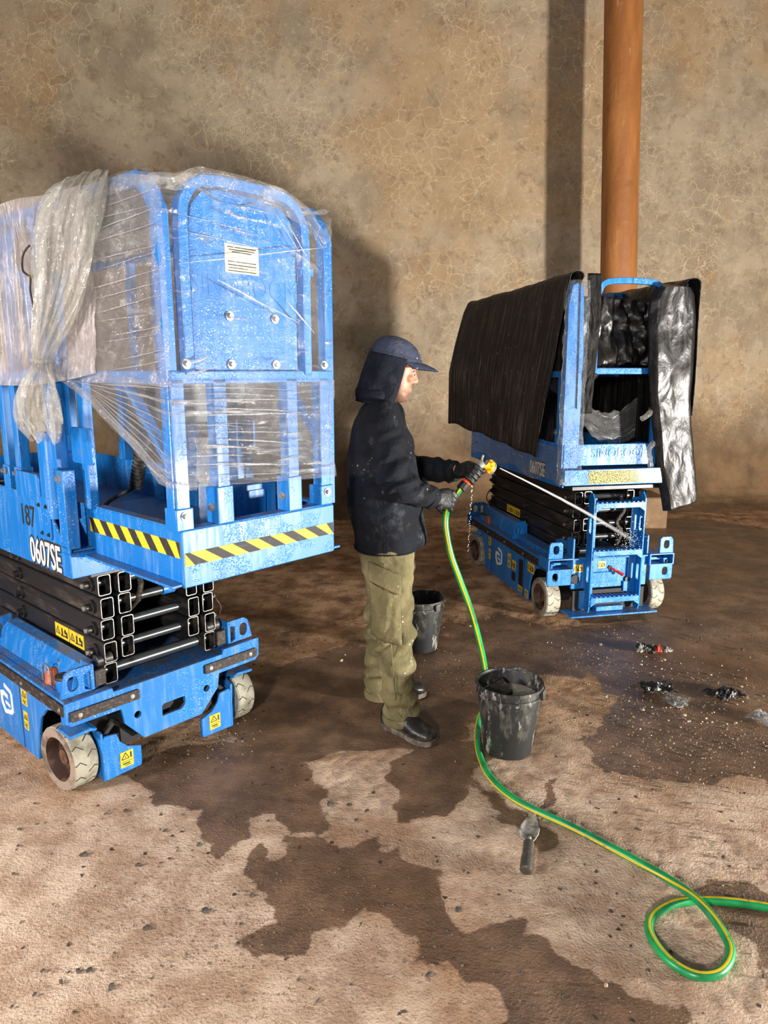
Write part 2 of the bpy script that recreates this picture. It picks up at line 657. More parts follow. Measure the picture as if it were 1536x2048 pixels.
def m_floor():
    m = NT('stained_concrete')
    co = m.coord('Object')
    a = m.n('ShaderNodeAttribute')
    a.attribute_name = 'wet'
    n1 = m.noise(co, 16, 6, 0.65)
    w = m.math('ADD', a.outputs['Fac'], m.math('MULTIPLY', m.math('SUBTRACT', n1, 0.5), 0.10))
    n0 = m.noise(co, 2.1, 4, 0.6)
    w2 = m.math('ADD', a.outputs['Fac'], m.math('MULTIPLY', m.math('SUBTRACT', n0, 0.5), 0.5))
    wet = m.ramp(w, -0.004, 0.012)
    damp = m.ramp(w2, -0.10, 0.16)
    big = m.noise(co, 0.9, 5, 0.6)
    mid = m.noise(co, 5.5, 6, 0.68)
    fine = m.noise(co, 55, 5, 0.7)
    dry = m.mix(m.ramp(mid, 0.36, 0.66), lin(168, 140, 116), lin(212, 188, 164))
    dry = m.mix(m.ramp(big, 0.46, 0.66), dry, lin(160, 124, 94))
    dry = m.mix(m.ramp(fine, 0.55, 0.72, 0, 0.55), dry, lin(112, 88, 68))
    dry = m.mix(m.ramp(fine, 0.42, 0.30, 0, 0.6), dry, lin(214, 192, 166))
    # the floor further in is brown earth coloured
    sep = m.n('ShaderNodeSeparateXYZ')
    m.t.links.new(co, sep.inputs[0])
    far = m.ramp(m.math('ADD', sep.outputs[1], m.math('MULTIPLY', m.noise(co, 1.4, 4), 1.6)), 2.9, 4.3, 0, 0.85)
    brown = m.mix(m.ramp(mid, 0.38, 0.62), lin(132, 96, 66), lin(186, 146, 108))
    brown = m.mix(m.ramp(m.noise(m.vadd(co, (4.0, 2.0, 0)), 3.3, 6, 0.72), 0.54, 0.64, 0, 0.75), brown, lin(84, 60, 42))
    dry = m.mix(far, dry, brown)
    dk = m.mix(m.ramp(mid, 0.35, 0.7), lin(92, 71, 53), lin(132, 103, 79))
    dk = m.mix(m.ramp(big, 0.5, 0.7), dk, lin(92, 66, 46))
    dry = m.mix(m.math('MULTIPLY', damp, 0.55), dry, lin(120, 92, 66))
    col = m.mix(wet, dry, dk)
    # specks
    sp = m.ramp(m.voro(m.vadd(co, m.vscale(m.noisec(co, 30), 0.03)), 17), 0.16, 0.10)
    sp = m.math('MULTIPLY', sp, m.ramp(m.noise(co, 3.2, 3), 0.46, 0.56))
    col = m.mix(m.math('MULTIPLY', sp, 0.9), col, lin(48, 40, 32))
    sp2 = m.ramp(m.voro(co, 62), 0.2, 0.1)
    sp2 = m.math('MULTIPLY', sp2, m.ramp(m.noise(co, 2.3, 3), 0.46, 0.58))
    col = m.mix(m.math('MULTIPLY', sp2, 0.55), col, lin(70, 56, 44))
    rg = m.math('SUBTRACT', 0.86, m.math('MULTIPLY', wet, m.ramp(n0, 0.35, 0.65, 0.28, 0.60)))
    h = m.math('ADD', m.math('MULTIPLY', fine, 0.5), m.noise(co, 130, 3, 0.6))
    nr = m.bump(h, 0.8, 0.008)
    nr = m.bump(m.noise(co, 420, 2), 0.35, 0.002, nr)
    m.bsdf(col, rg, 0.0, nr, 0.0, m.ramp(wet, 0, 1, 0.15, 0.5))
    return m.mat


make_floor()

# ------------------------------------------------------------------ back wall
WALL_A = Vector((-0.537, 7.637, 0))
WALL_B = Vector((4.499, 8.184, 0))
wdir = (WALL_B - WALL_A).normalized()
wnrm = Vector((wdir.y, -wdir.x, 0))      # towards the camera


def m_wall():
    m = NT('old_crazed_plaster')
    co = m.coord('Object')
    warp = m.vadd(co, m.vscale(m.noisec(co, 2.2, 4), 0.34))
    warp2 = m.vadd(co, m.vscale(m.noisec(co, 7, 3), 0.12))
    big = m.noise(warp, 0.55, 6, 0.6)
    mid = m.noise(warp, 2.0, 6, 0.66)
    ngr = m.noise(warp2, 9, 6, 0.7)
    c = m.mix(m.ramp(mid, 0.36, 0.62), lin(138, 122, 100), lin(166, 150, 126))
    c = m.mix(m.ramp(big, 0.50, 0.64, 0, 0.6), c, lin(164, 134, 96))
    c = m.mix(m.ramp(m.noise(warp, 1.25, 5, 0.7), 0.54, 0.66, 0, 0.6), c, lin(136, 124, 106))
    c = m.mix(m.ramp(m.noise(m.vadd(warp, (7.0, 0, 3.0)), 1.7, 5, 0.72), 0.58, 0.68, 0, 0.45), c, lin(150, 114, 76))
    c = m.mix(m.ramp(ngr, 0.52, 0.66, 0, 0.55), c, lin(118, 98, 74))
    c = m.mix(m.ramp(m.noise(warp2, 24, 5, 0.7), 0.56, 0.66, 0, 0.4), c, lin(196, 176, 144))
    # crazing: light hairline network in some areas
    e1 = m.ramp(m.voro(warp2, 6.5, 'DISTANCE_TO_EDGE'), 0.030, 0.006)
    e2 = m.ramp(m.voro(m.vadd(warp2, (3, 0, 5)), 13, 'DISTANCE_TO_EDGE'), 0.06, 0.012)
    area = m.ramp(m.noise(co, 1.1, 4), 0.42, 0.60)
    area2 = m.ramp(m.noise(m.vadd(co, (9, 0, 2)), 1.5, 4), 0.45, 0.6)
    cr = m.math('MAXIMUM', m.math('MULTIPLY', e1, area), m.math('MULTIPLY', e2, m.math('MULTIPLY', area2, 0.8)))
    c = m.mix(m.math('MULTIPLY', cr, 0.5), c, lin(206, 186, 150))
    # wall turns darker brown towards the floor
    sep = m.n('ShaderNodeSeparateXYZ')
    m.t.links.new(co, sep.inputs[0])
    low = m.ramp(m.math('ADD', sep.outputs[2], m.math('MULTIPLY', m.math('SUBTRACT', m.noise(co, 0.9, 5, 0.65), 0.5), 1.6)), 1.35, 0.45, 0, 0.9)
    c = m.mix(low, c, m.mix(m.ramp(mid, 0.4, 0.65), lin(88, 64, 40), lin(120, 90, 58)))
    h = m.math('ADD', m.math('MULTIPLY', m.noise(co, 36, 5, 0.65), 0.6), m.math('MULTIPLY', cr, 0.7))
    nr = m.bump(h, 0.35, 0.012)
    nr = m.bump(mid, 0.3, 0.06, nr)
    m.bsdf(c, 0.78, 0.0, nr, 0.0, 0.3)
    return m.mat


def make_wall():
    mb = MB()
    prof = [(0.62, -0.02), (0.40, 0.012), (0.22, 0.045), (0.10, 0.11), (0.03, 0.22), (0.0, 0.42)] + [(0.0, 0.42 + 0.38 * k) for k in range(1, 22)]

    def fn(u, v):
        k = v * (len(prof) - 1)
        i = min(int(k), len(prof) - 2)
        t = k - i
        d = prof[i][0] * (1 - t) + prof[i + 1][0] * t
        z = prof[i][1] * (1 - t) + prof[i + 1][1] * t
        s = (u - 0.5) * 26
        p = WALL_A + wdir * (s + 2) + wnrm * (d - 0.03)
        w = 0.05 * mnoise.noise(Vector((s * 0.5, z * 0.5, 1))) + 0.012 * mnoise.noise(Vector((s * 2.5, z * 2.5, 4)))
        p = p + wnrm * (w * min(1, z / 0.4 if z > 0 else 0))
        return (p.x, p.y, z)
    mb.grid(fn, 200, 78)
    o = mb.build('wall_back', m_wall(), recalc=False)
    o['kind'] = 'structure'
    o['label'] = 'high ochre and grey plaster wall with crazed surface'
    return o


make_wall()

# pipe column on its concrete footing
pm = NT('rusty_orange_paint')
co_ = pm.coord('Object', (3, 3, 0.6))
pc = pm.mix(pm.ramp(pm.noise(co_, 2.5, 5), 0.4, 0.7), lin(142, 88, 40), lin(164, 108, 54))
pc = pm.mix(pm.ramp(pm.noise(pm.coord('Object', (6, 6, 1.2)), 4, 6, 0.7), 0.60, 0.70, 0, 0.6), pc, lin(176, 142, 96))
pc = pm.mix(pm.ramp(pm.noise(pm.coord('Object'), 5, 5, 0.7), 0.6, 0.72, 0, 0.7), pc, lin(116, 76, 40))
pm.bsdf(pc, 0.55, 0.0, pm.bump(pm.noise(pm.coord('Object'), 14, 5), 0.25, 0.02))
pipe = empty('pipe_column', (2.363, 7.15, 0))
tag(pipe, 'tall rust orange steel pipe column in front of the wall', 'column')
mb = MB()
n_ = 26
rings = []
for k in range(n_):
    z = 0.34 + k * 0.26
    rr = 0.168 + 0.004 * mnoise.noise(Vector((z * 3, 0, 0)))
    cx = -0.0437 * z
    rings.append([(cx + rr * math.cos(2 * math.pi * j / 40), rr * math.sin(2 * math.pi * j / 40), z) for j in range(40)])
mb.loft(rings)
mb.build('shaft', pm.mat, pipe)
mb = MB()
mb.lathe([(0.0, 0.30), (0.27, 0.30), (0.27, 0.335), (0.0, 0.335)], (-0.012, 0, 0), 'z', 36)
mb.build('base_flange', pm.mat, pipe)
for k in range(6):
    t = k * math.pi / 3
    MB().cyl((-0.012 + 0.225 * math.cos(t), 0.225 * math.sin(t), 0.335), (-0.012 + 0.225 * math.cos(t), 0.225 * math.sin(t), 0.36), 0.016, n=6).build('bolt', MAT['hub'], pipe)
mb = MB()
mb.box(-0.40, 0.40, -0.38, 0.10, -0.01, 0.30)
o = mb.build('footing', simple('concrete_footing', lin(118, 92, 66), 0.85, 0, lin(140, 112, 84), 5, 0.4, 0.7, (1, 1, 1), 0.4, 40, 0.01), None, 0.02)
o.location = (2.363, 7.15, 0)
o.name = 'concrete_footing'
tag(o, 'square brown concrete footing under the orange pipe column', 'footing')

# ------------------------------------------------------------------ scissor lifts
def warn(root, c, ux, uy, w, h, kind=0):
    """yellow warning sticker with black pictograms; c centre, ux/uy unit axes of the sticker"""
    c, ux, uy = Vector(c), Vector(ux), Vector(uy)
    n = ux.cross(uy).normalized()
    o = MB().obox(c, ux * w / 2, uy * h / 2, n * 0.0008).build('warning_label', MAT['label_y'], root)
    mk = MB()

    def bx(x, y, a, b):
        mk.obox(c + ux * (x * w) + uy * (y * h) + n * 0.0010, ux * (a * w / 2), uy * (b * h / 2), n * 0.0005)

    def tri(x, y, s):
        s *= min(w, h)
        p = [c + ux * (x * w) + uy * (y * h) + n * 0.0014 + (ux * math.cos(t) + uy * math.sin(t)) * s for t in (R(90), R(210), R(330))]
        for i in range(3):
            a, b = p[i], p[(i + 1) % 3]
            d = (b - a)
            mk.obox((a + b) / 2, d / 2, n.cross(d).normalized() * s * 0.09, n * 0.0004)
        mk.obox(c + ux * (x * w) + uy * (y * h) + n * 0.0014, ux * s * 0.07, uy * s * 0.25, n * 0.0004)
    if kind == 0:        # landscape: triangle left, figures right
        tri(-0.28, -0.05, 0.34)
        bx(0.02, 0.02, 0.10, 0.5)
        bx(0.02, -0.28, 0.22, 0.1)
        bx(0.25, 0.1, 0.12, 0.3)
        bx(0.36, -0.1, 0.10, 0.45)
        bx(0.25, -0.25, 0.2, 0.1)
    else:                # portrait: triangle on top, text bars below
        tri(-0.1, 0.16, 0.32)
        bx(0.32, 0.2, 0.12, 0.36)
        bx(0, -0.14, 0.82, 0.03)
        bx(-0.05, -0.27, 0.55, 0.08)
        bx(0.05, -0.39, 0.45, 0.05)
    mk.build('pictogram', MAT['black_print'], o)
    return o


def bolt(root, p, d, r=0.011, l=0.008, mat='zinc', name='bolt'):
    p, d = Vector(p), Vector(d).normalized()
    mb = MB().cyl(p, p + d * l * 0.4, r * 1.35, n=14)
    mb.cyl(p + d * l * 0.4, p + d * l * 1.6, r * 0.8, n=6)
    return mb.build(name, MAT[mat], root)


def hazard_tape(root, c, ux, uy, L, h, n, name='hazard_tape', lean=0.03):
    c, ux, uy = Vector(c), Vector(ux), Vector(uy)
    nn = ux.cross(uy).normalized()
    o = MB().obox(c, ux * L / 2, uy * h / 2, nn * 0.0008).build(name, MAT['yellow'], root)
    p = L / n
    for k in range(-1, n + 1):
        x0 = -L / 2 + k * p
        quad = [(x0 + lean, -h / 2), (x0 + lean + p * 0.48, -h / 2), (x0 - lean + p * 0.48, h / 2), (x0 - lean, h / 2)]
        quad = [(min(max(x, -L / 2), L / 2), y) for x, y in quad]
        if max(q[0] for q in quad) - min(q[0] for q in quad) < 0.004:
            continue
        mb = MB()
        lo = [c + ux * x + uy * y + nn * 0.0004 for x, y in quad]
        hi = [q + nn * 0.0011 for q in lo]
        mb._add(lo + hi, [(0, 1, 2, 3), (4, 5, 6, 7), (0, 1, 5, 4), (1, 2, 6, 5), (2, 3, 7, 6), (3, 0, 4, 7)])
        mb.build('black_stripe', MAT['black_print'], o)
    return o


def lettering(root, s, c, ux, uy, size, sx, mat, name, z=0.0, offset=0.0, ext=0.0006):
    me = text_mesh(s, size, ext, offset)
    ux, uy = Vector(ux), Vector(uy)
    n = ux.cross(uy).normalized()
    M = Matrix((( ux.x * sx, uy.x, n.x, c[0] + n.x * z), (ux.y * sx, uy.y, n.y, c[1] + n.y * z), (ux.z * sx, uy.z, n.z, c[2] + n.z * z), (0, 0, 0, 1)))
    return MB().mesh_in(me, M).build(name, MAT[mat], root, smooth=False)


def wheel(root, x, y, side, steer=0.0):
    """solid tyre; outer face towards side*y"""
    w = 0.09
    r = 0.121
    M = Matrix.Translation((x, y, r)) @ Matrix.Rotation(R(steer), 4, 'Z')
    hw = w / 2
    so = side

    def tf(mb):
        mb.v = [tuple(M @ Vector(p)) for p in mb.v]
        return mb
    mb = MB()
    mb.lathe([(0.083, -hw), (r - 0.006, -hw), (r, -hw + 0.006), (r, hw - 0.006), (r - 0.006, hw), (0.083, hw)], (0, 0, 0), 'y', 48)
    ty = tf(mb).build('tyre', MAT['rubber'], root)
    g = MB()
    n = 13
    for k in range(n):
        for s2 in (-1, 1):
            t0 = 2 * math.pi * (k + (0.5 if s2 > 0 else 0)) / n
            for (ya, yb, ta, tb) in ((0.004, 0.026, 0.0, 0.16), (0.026, 0.044, 0.16, 0.08)):
                a0, a1 = t0 + ta, t0 + tb
                ra = r + 0.0002
                p0 = Vector((ra * math.cos(a0), s2 * ya, ra * math.sin(a0)))
                p1 = Vector((ra * math.cos(a1), s2 * yb, ra * math.sin(a1)))
                d = p1 - p0
                nr = ((p0 + p1) / 2)
                nr.y = 0
                nr.normalize()
                g.obox((p0 + p1) / 2, d / 2, d.cross(nr).normalized() * 0.0016, nr * 0.0009)
    tf(g).build('tread_groove', MAT['black_print'], ty)['kind'] = 'stuff'
    sd = MB()
    sd.lathe([(0.084, so * (hw + 0.0006)), (r - 0.005, so * (hw + 0.0006)), (r - 0.005, so * (hw - 0.002)), (0.084, so * (hw - 0.002)), (0.084, so * (hw + 0.0006))], (0, 0, 0), 'y', 48)
    tf(sd).build('sidewall', MAT['tyre_side'], ty)
    hb = MB()
    hb.lathe([(0.084, so * hw), (0.080, so * (hw - 0.012)), (0.074, so * (hw - 0.045)), (0.03, so * (hw - 0.048)), (0.028, so * (hw - 0.02)), (0.001, so * (hw - 0.02))], (0, 0, 0), 'y', 36)
    hb.lathe([(0.084, -so * hw), (0.05, -so * (hw - 0.006)), (0.001, -so * (hw - 0.006))], (0, 0, 0), 'y', 36)
    h = tf(hb).build('hub', MAT['hub'], root)
    for k in range(5):
        t = 2 * math.pi * k / 5
        b = MB().cyl((0.052 * math.cos(t), so * (hw - 0.048), 0.052 * math.sin(t)), (0.052 * math.cos(t), so * (hw - 0.034), 0.052 * math.sin(t)), 0.008, n=6)
        tf(b).build('lug_nut', MAT['black_steel'], h)


def build_lift(name, loc, rz, wrapped, ext=0.0):
    root = empty(name, loc, rz)
    BL = MAT['blue_wet'] if wrapped else MAT['blue']
    BS = MAT['black_steel']

    def P(nm, mb, mat=BL, bevel=0.003, parent=root, **k):
        return mb.build(nm, mat, parent, bevel, **k)

    # ---------------- chassis
    P('chassis_beam', MB().box(-0.69, 0.60, -0.20, 0.20, 0.12, 0.30), MAT['dark'])
    P('chassis_deck', MB().box(-0.70, 0.735, -0.37, 0.37, 0.345, 0.362), MAT['blue'])
    for s in (-1, 1):
        sk = [(-0.40, 0.032), (0.40, 0.032), (0.425, 0.15), (0.455, 0.225), (0.51, 0.275), (0.58, 0.295), (0.725, 0.30), (0.725, 0.352),
              (-0.725, 0.352), (-0.725, 0.30), (-0.58, 0.295), (-0.51, 0.275), (-0.455, 0.225), (-0.425, 0.15)]
        skirt = P('side_skirt', MB().prism(sk, 'y', s * 0.372, s * 0.384), MAT['blue'])
        P('door_gap', MB().box(0.268, 0.273, s * 0.3835, s * 0.3850, 0.035, 0.30), MAT['dark'], 0, skirt)
        P('door_gap', MB().box(-0.332, -0.327, s * 0.3835, s * 0.3850, 0.035, 0.30), MAT['dark'], 0, skirt)
        P('tray_floor', MB().box(-0.40, 0.40, min(s * 0.2, s * 0.372), max(s * 0.2, s * 0.372), 0.032, 0.05), MAT['dark'])
        ux = (-s, 0, 0)
        warn(skirt, (0.315, s * 0.3850, 0.262), ux, (0, 0, 1), 0.05, 0.062, 1)
        warn(skirt, (0.312, s * 0.3850, 0.165), ux, (0, 0, 1), 0.04, 0.075, 1)
        warn(skirt, (-0.075, s * 0.3850, 0.215), ux, (0, 0, 1), 0.05, 0.10, 1)
        warn(skirt, (-0.16, s * 0.3850, 0.205), ux, (0, 0, 1), 0.06, 0.065, 0)
        warn(skirt, (-0.44, s * 0.3850, 0.262), ux, (0, 0, 1), 0.10, 0.062, 0)
        warn(skirt, (-0.275, s * 0.3850, 0.075), ux, (0, 0, 1), 0.07, 0.04, 0)
        warn(skirt, (-0.38, s * 0.3850, 0.07), ux, (0, 0, 1), 0.04, 0.06, 1)
        P('service_slot', MB().prism(rrect(-0.315, -0.245, 0.09, 0.275, 0.01), 'y', s * 0.383, s * 0.3852), MAT['dark'], 0, skirt)
        P('service_slot', MB().prism(rrect(-0.19, -0.125, 0.095, 0.155, 0.008), 'y', s * 0.383, s * 0.3852), MAT['dark'], 0, skirt)
        # angular white emblem on the door
        em = MB()
        y0, y1 = s * 0.3840, s * 0.3856
        ex = 0.125
        fl = -s
        for q in ([(-0.015, 0.075), (0.045, 0.062), (0.045, 0.045), (-0.015, 0.058)], [(0.045, 0.062), (0.062, 0.045), (0.062, -0.03), (0.045, -0.045), (0.028, -0.03), (0.045, -0.02)],
                  [(0.045, -0.045), (-0.03, -0.06), (-0.062, -0.02), (-0.062, 0.03), (-0.03, 0.04), (0.012, 0.03), (0.012, 0.012), (-0.03, 0.02), (-0.042, 0.01), (-0.042, -0.012), (-0.02, -0.04), (0.028, -0.03)],
                  [(-0.015, 0.0), (0.03, -0.008), (0.03, -0.02), (-0.015, -0.012)]):
            em.prism([(ex + fl * p[0], 0.185 + p[1]) for p in q], 'y', y0, y1)
        em.build('emblem', MAT['white_print'], skirt, smooth=False)
        # bumper strip along the side
        st = P('bumper_strip', MB().box(-0.735, 0.735, min(s * 0.384, s * 0.396), max(s * 0.384, s * 0.396), 0.308, 0.350), MAT['bumper'])
        for bxx in (-0.66, -0.33, 0.0, 0.33, 0.66):
            bolt(st, (bxx, s * 0.396, 0.329), (0, s, 0), 0.006, 0.003)
        P('top_lip', MB().box(-0.735, 0.735, min(s * 0.362, s * 0.39), max(s * 0.362, s * 0.39), 0.352, 0.364), MAT['blue'])
        # raised guide box beside the arms, with sloping shoulder
        gb = [(s * 0.248, 0.362), (s * 0.33, 0.362), (s * 0.318, 0.43), (s * 0.295, 0.462), (s * 0.248, 0.466)]
        P('guide_box', MB().prism(gb, 'x', -0.05, 0.66), MAT['blue'])
        P('guide_box', MB().prism([(s * 0.248, 0.362), (s * 0.33, 0.362), (s * 0.33, 0.395), (s * 0.248, 0.40)], 'x', -0.62, -0.05), MAT['blue'])
        # guide box end cheek with its eye
        ck = [(s * 0.27, 0.364), (s * 0.365, 0.364), (s * 0.355, 0.45), (s * 0.335, 0.482), (s * 0.27, 0.488)]
        P('lifting_eye', MB().prism(ck, 'x', -0.07, -0.055, [slot2(s * 0.325, 0.425, 0.034, 0.058)]), MAT['blue'])
        # beacon with wire guard
        bc = MB()
        bc.lathe([(0.030, 0.362), (0.030, 0.372), (0.028, 0.375), (0.027, 0.395), (0.02, 0.414), (0.001, 0.42)], (0.48, s * 0.335, 0), 'z', 20)
        be = P('beacon', bc, MAT['orange_lens'], 0)
        for dy in (-0.022, 0.022):
            arc = [(0.48 + 0.036 * math.cos(t), s * 0.335 + dy, 0.365 + 0.075 * math.sin(t) ** 0.6) for t in [math.pi * k / 10 for k in range(11)]]
            P('guard_wire', MB().tube(arc, 0.0028, 6), MAT['rim_edge'], 0, be)
        P('filler_neck', MB().cyl((0.585, s * 0.335, 0.36), (0.585, s * 0.335, 0.408), 0.03, 0.034, 20), MAT['blue'])
        P('filler_cap', MB().cyl((0.585, s * 0.335, 0.408), (0.585, s * 0.335, 0.42), 0.036, n=20), MAT['bumper'])
    # front plate
    fp = [(-0.410, 0.384), (-0.24, 0.386), (-0.235, 0.370), (0.235, 0.370), (0.24, 0.388), (0.412, 0.390), (0.416, 0.384), (0.414, 0.312), (0.395, 0.296),
          (0.212, 0.294), (0.202, 0.235), (0.122, 0.149), (-0.130, 0.149), (-0.202, 0.233), (-0.212, 0.294), (-0.395, 0.296), (-0.412, 0.31)]
    win = [(-0.05, 0.206), (0.032, 0.206), (0.05, 0.220), (0.05, 0.254), (-0.042, 0.254), (-0.05, 0.246)]
    front = P('front_plate', MB().prism(fp, 'x', 0.733, 0.747, [circle2(-0.15, 0.25, 0.014), circle2(0.15, 0.25, 0.014), win]))
    P('inner_wall', MB().box(0.69, 0.70, -0.2, 0.2, 0.13, 0.36), MAT['dark'], 0)
    for s in (-1, 1):
        pad = P('bumper_pad', MB().prism(rrect(min(s * 0.142, s * 0.398), max(s * 0.142, s * 0.398), 0.314, 0.352, 0.006), 'x', 0.747, 0.757), MAT['bumper'], 0.002)
        for yy in (0.17, 0.365):
            bolt(pad, (0.757, s * yy, 0.333), (1, 0, 0), 0.006, 0.003)
        # lifting eye at the front
        tb = [(s * 0.292, 0.388), (s * 0.408, 0.388), (s * 0.398, 0.44), (s * 0.388, 0.472), (s * 0.37, 0.484), (s * 0.30, 0.484), (s * 0.288, 0.478), (s * 0.288, 0.465), (s * 0.322, 0.455), (s * 0.322, 0.40)]
        P('lifting_eye', MB().prism(tb, 'x', 0.700, 0.714, [slot2(s * 0.364, 0.434, 0.036, 0.054)]))
        P('eye_flange', MB().box(0.64, 0.714, min(s * 0.285, s * 0.30), max(s * 0.285, s * 0.30), 0.388, 0.484))
        P('stop_block', MB().box(0.55, 0.706, min(s * 0.238, s * 0.282), max(s * 0.238, s * 0.282), 0.390, 0.452), MAT['bumper'], 0.004)
        P('stop_bracket', MB().box(0.56, 0.70, min(s * 0.282, s * 0.29), max(s * 0.282, s * 0.29), 0.388, 0.46))
        P('roller', MB().cyl((0.675, s * 0.20, 0.475), (0.675, s * 0.262, 0.475), 0.022), BS)
        # steering yoke
        yk = [(s * 0.287, 0.026), (s * 0.137, 0.030), (s * 0.133, 0.050), (s * 0.133, 0.111), (s * 0.185, 0.128), (s * 0.214, 0.158), (s * 0.226, 0.194), (s * 0.272, 0.20), (s * 0.287, 0.17)]
        yo = P('steering_yoke', MB().prism(yk, 'x', 0.712, 0.724), MAT['blue'])
        warn(yo, (0.7255, s * 0.195, 0.082), (0, 1, 0), (0, 0, 1), 0.052, 0.062, 1)
        path = [(0, s * 0.395, 0.243), (0, s * 0.32, 0.248), (0, s * 0.298, 0.24), (0, s * 0.284, 0.215), (0, s * 0.280, 0.12), (0, s * 0.280, 0.03)]
        P('yoke_bridge', MB().bar([(0.675, p[1], p[2]) for p in path], 0.10, 0.012, up=Vector((0, s * 0.3, 1))), MAT['blue'])
        P('king_pin', MB().cyl((0.615, s * 0.345, 0.245), (0.615, s * 0.345, 0.30), 0.028), MAT['blue'])
        P('tie_rod', MB().bar([(0.69, s * 0.28, 0.17), (0.69, s * 0.22, 0.23), (0.69, s * 0.15, 0.17)], 0.02, 0.018), MAT['dark'])
        P('axle', MB().cyl((0.605, s * 0.27, 0.121), (0.605, s * 0.36, 0.121), 0.03), MAT['dark'])
        P('axle', MB().cyl((-0.605, s * 0.20, 0.121), (-0.605, s * 0.36, 0.121), 0.03), MAT['dark'])
        wheel(root, 0.605, s * 0.352, s, 5)
        wheel(root, -0.605, s * 0.352, s, 0)
    P('pothole_guard', MB().box(-0.36, 0.40, -0.34, 0.34, 0.045, 0.10), MAT['dark'])
    # ---------------- rear end
    for s in (-1, 1):
        lo = [(s * 0.262, 0.232), (s * 0.41, 0.232), (s * 0.418, 0.245), (s * 0.418, 0.328), (s * 0.262, 0.328)]
        P('rear_tie_plate', MB().prism(lo, 'x', -0.752, -0.738, [slot2(s * 0.366, 0.285, 0.034, 0.052)]))
        pk = rrect(min(s * 0.252, s * 0.418), max(s * 0.252, s * 0.418), 0.328, 0.400, 0.006)
        pi = rrect(min(s * 0.260, s * 0.410), max(s * 0.260, s * 0.410), 0.335, 0.393, 0.005)
        P('fork_pocket', MB().prism(pk, 'x', -0.762, -0.62, [pi]), BL, 0.001)
        P('pocket_back', MB().box(-0.66, -0.65, min(s * 0.26, s * 0.41), max(s * 0.26, s * 0.41), 0.334, 0.394), MAT['dark'], 0)
        up = [(s * 0.322, 0.400), (s * 0.416, 0.400), (s * 0.410, 0.485), (s * 0.398, 0.502), (s * 0.335, 0.502), (s * 0.322, 0.490)]
        P('lifting_eye', MB().prism(up, 'x', -0.752, -0.738, [slot2(s * 0.366, 0.455, 0.036, 0.052)]))
        P('rear_cheek', MB().prism([(-0.74, 0.364), (-0.50, 0.364), (-0.50, 0.46), (-0.70, 0.52), (-0.74, 0.515)], 'y', s * 0.24, s * 0.252), MAT['blue'])
    rear = P('rear_plate', MB().box(-0.735, -0.72, -0.25, 0.252, 0.20, 0.392))
    P('rear_lip', MB().box(-0.75, -0.72, -0.25, 0.25, 0.385, 0.395))
    P('rear_box', MB().box(-0.75, -0.735, -0.05, 0.13, 0.235, 0.30))
    warn(rear, (-0.7362, 0.21, 0.33), (0, -1, 0), (0, 0, 1), 0.06, 0.05, 0)
    warn(rear, (-0.7362, 0.055, 0.345), (0, -1, 0), (0, 0, 1), 0.05, 0.042, 0)
    rh = P('release_handle', MB().cyl((-0.74, -0.005, 0.322), (-0.80, -0.055, 0.292), 0.007, 0.011, 10), MAT['red'], 0)
    P('release_socket', MB().cyl((-0.735, 0.0, 0.325), (-0.742, 0.0, 0.325), 0.013), MAT['dark'], 0)
    P('port_plug', MB().cyl((-0.735, 0.235, 0.265), (-0.75, 0.235, 0.265), 0.03), MAT['dark'], 0.003)
    P('port_plug', MB().cyl((-0.735, -0.12, 0.245), (-0.748, -0.12, 0.245), 0.02), BS, 0.002)
    P('charger_bracket', MB().box(-0.75, -0.735, -0.17, -0.09, 0.17, 0.235))
    P('lower_panel', MB().box(-0.74, -0.725, -0.24, 0.24, 0.06, 0.19), MAT['dark'])
    P('lower_bracket', MB().box(-0.752, -0.738, 0.16, 0.20, 0.075, 0.19))
    P('rear_sill', MB().box(-0.83, -0.68, -0.285, 0.29, 0.048, 0.058), MAT['blue'])
    P('sill_plate', MB().box(-0.78, -0.70, -0.08, 0.10, 0.062, 0.092))
    # ladder
    lad = empty('ladder')
    lad.parent = root
    for s in (-1, 1):
        y = s * 0.165
        pr = [(-0.80, 0.066), (-0.765, 0.066), (-0.742, 0.10), (-0.742, 0.775), (-0.765, 0.797), (-0.785, 0.797), (-0.812, 0.76), (-0.812, 0.095)]
        P('ladder_rail', MB().prism(pr, 'y', y - 0.005, y + 0.005, [slot2(-0.778, 0.60, 0.026, 0.10), slot2(-0.778, 0.30, 0.026, 0.10)]), BL, 0.002, lad)
        P('rail_flange', MB().box(-0.748, -0.742, min(y, y - s * 0.05), max(y, y - s * 0.05), 0.11, 0.76), BL, 0.002, lad)
    for z in (0.735, 0.445, 0.155):
        stp = P('step', MB().box(-0.815, -0.748, -0.16, 0.16, z, z + 0.006).box(-0.818, -0.812, -0.16, 0.16, z - 0.026, z + 0.006), BL, 0.002, lad)
        gp = MB()
        for k in range(11):
            gp.box(-0.812, -0.755, -0.15 + k * 0.029, -0.137 + k * 0.029, z + 0.006, z + 0.011)
        P('step_grip', gp, BL, 0.001, stp)
        for s in (-1, 1):
            P('step_gusset', MB().prism([(s * 0.16, z - 0.026), (s * 0.16, z - 0.05), (s * 0.125, z - 0.026)], 'x', -0.818, -0.812), BL, 0, stp)
    # ---------------- scissor stack
    H = 0.0835
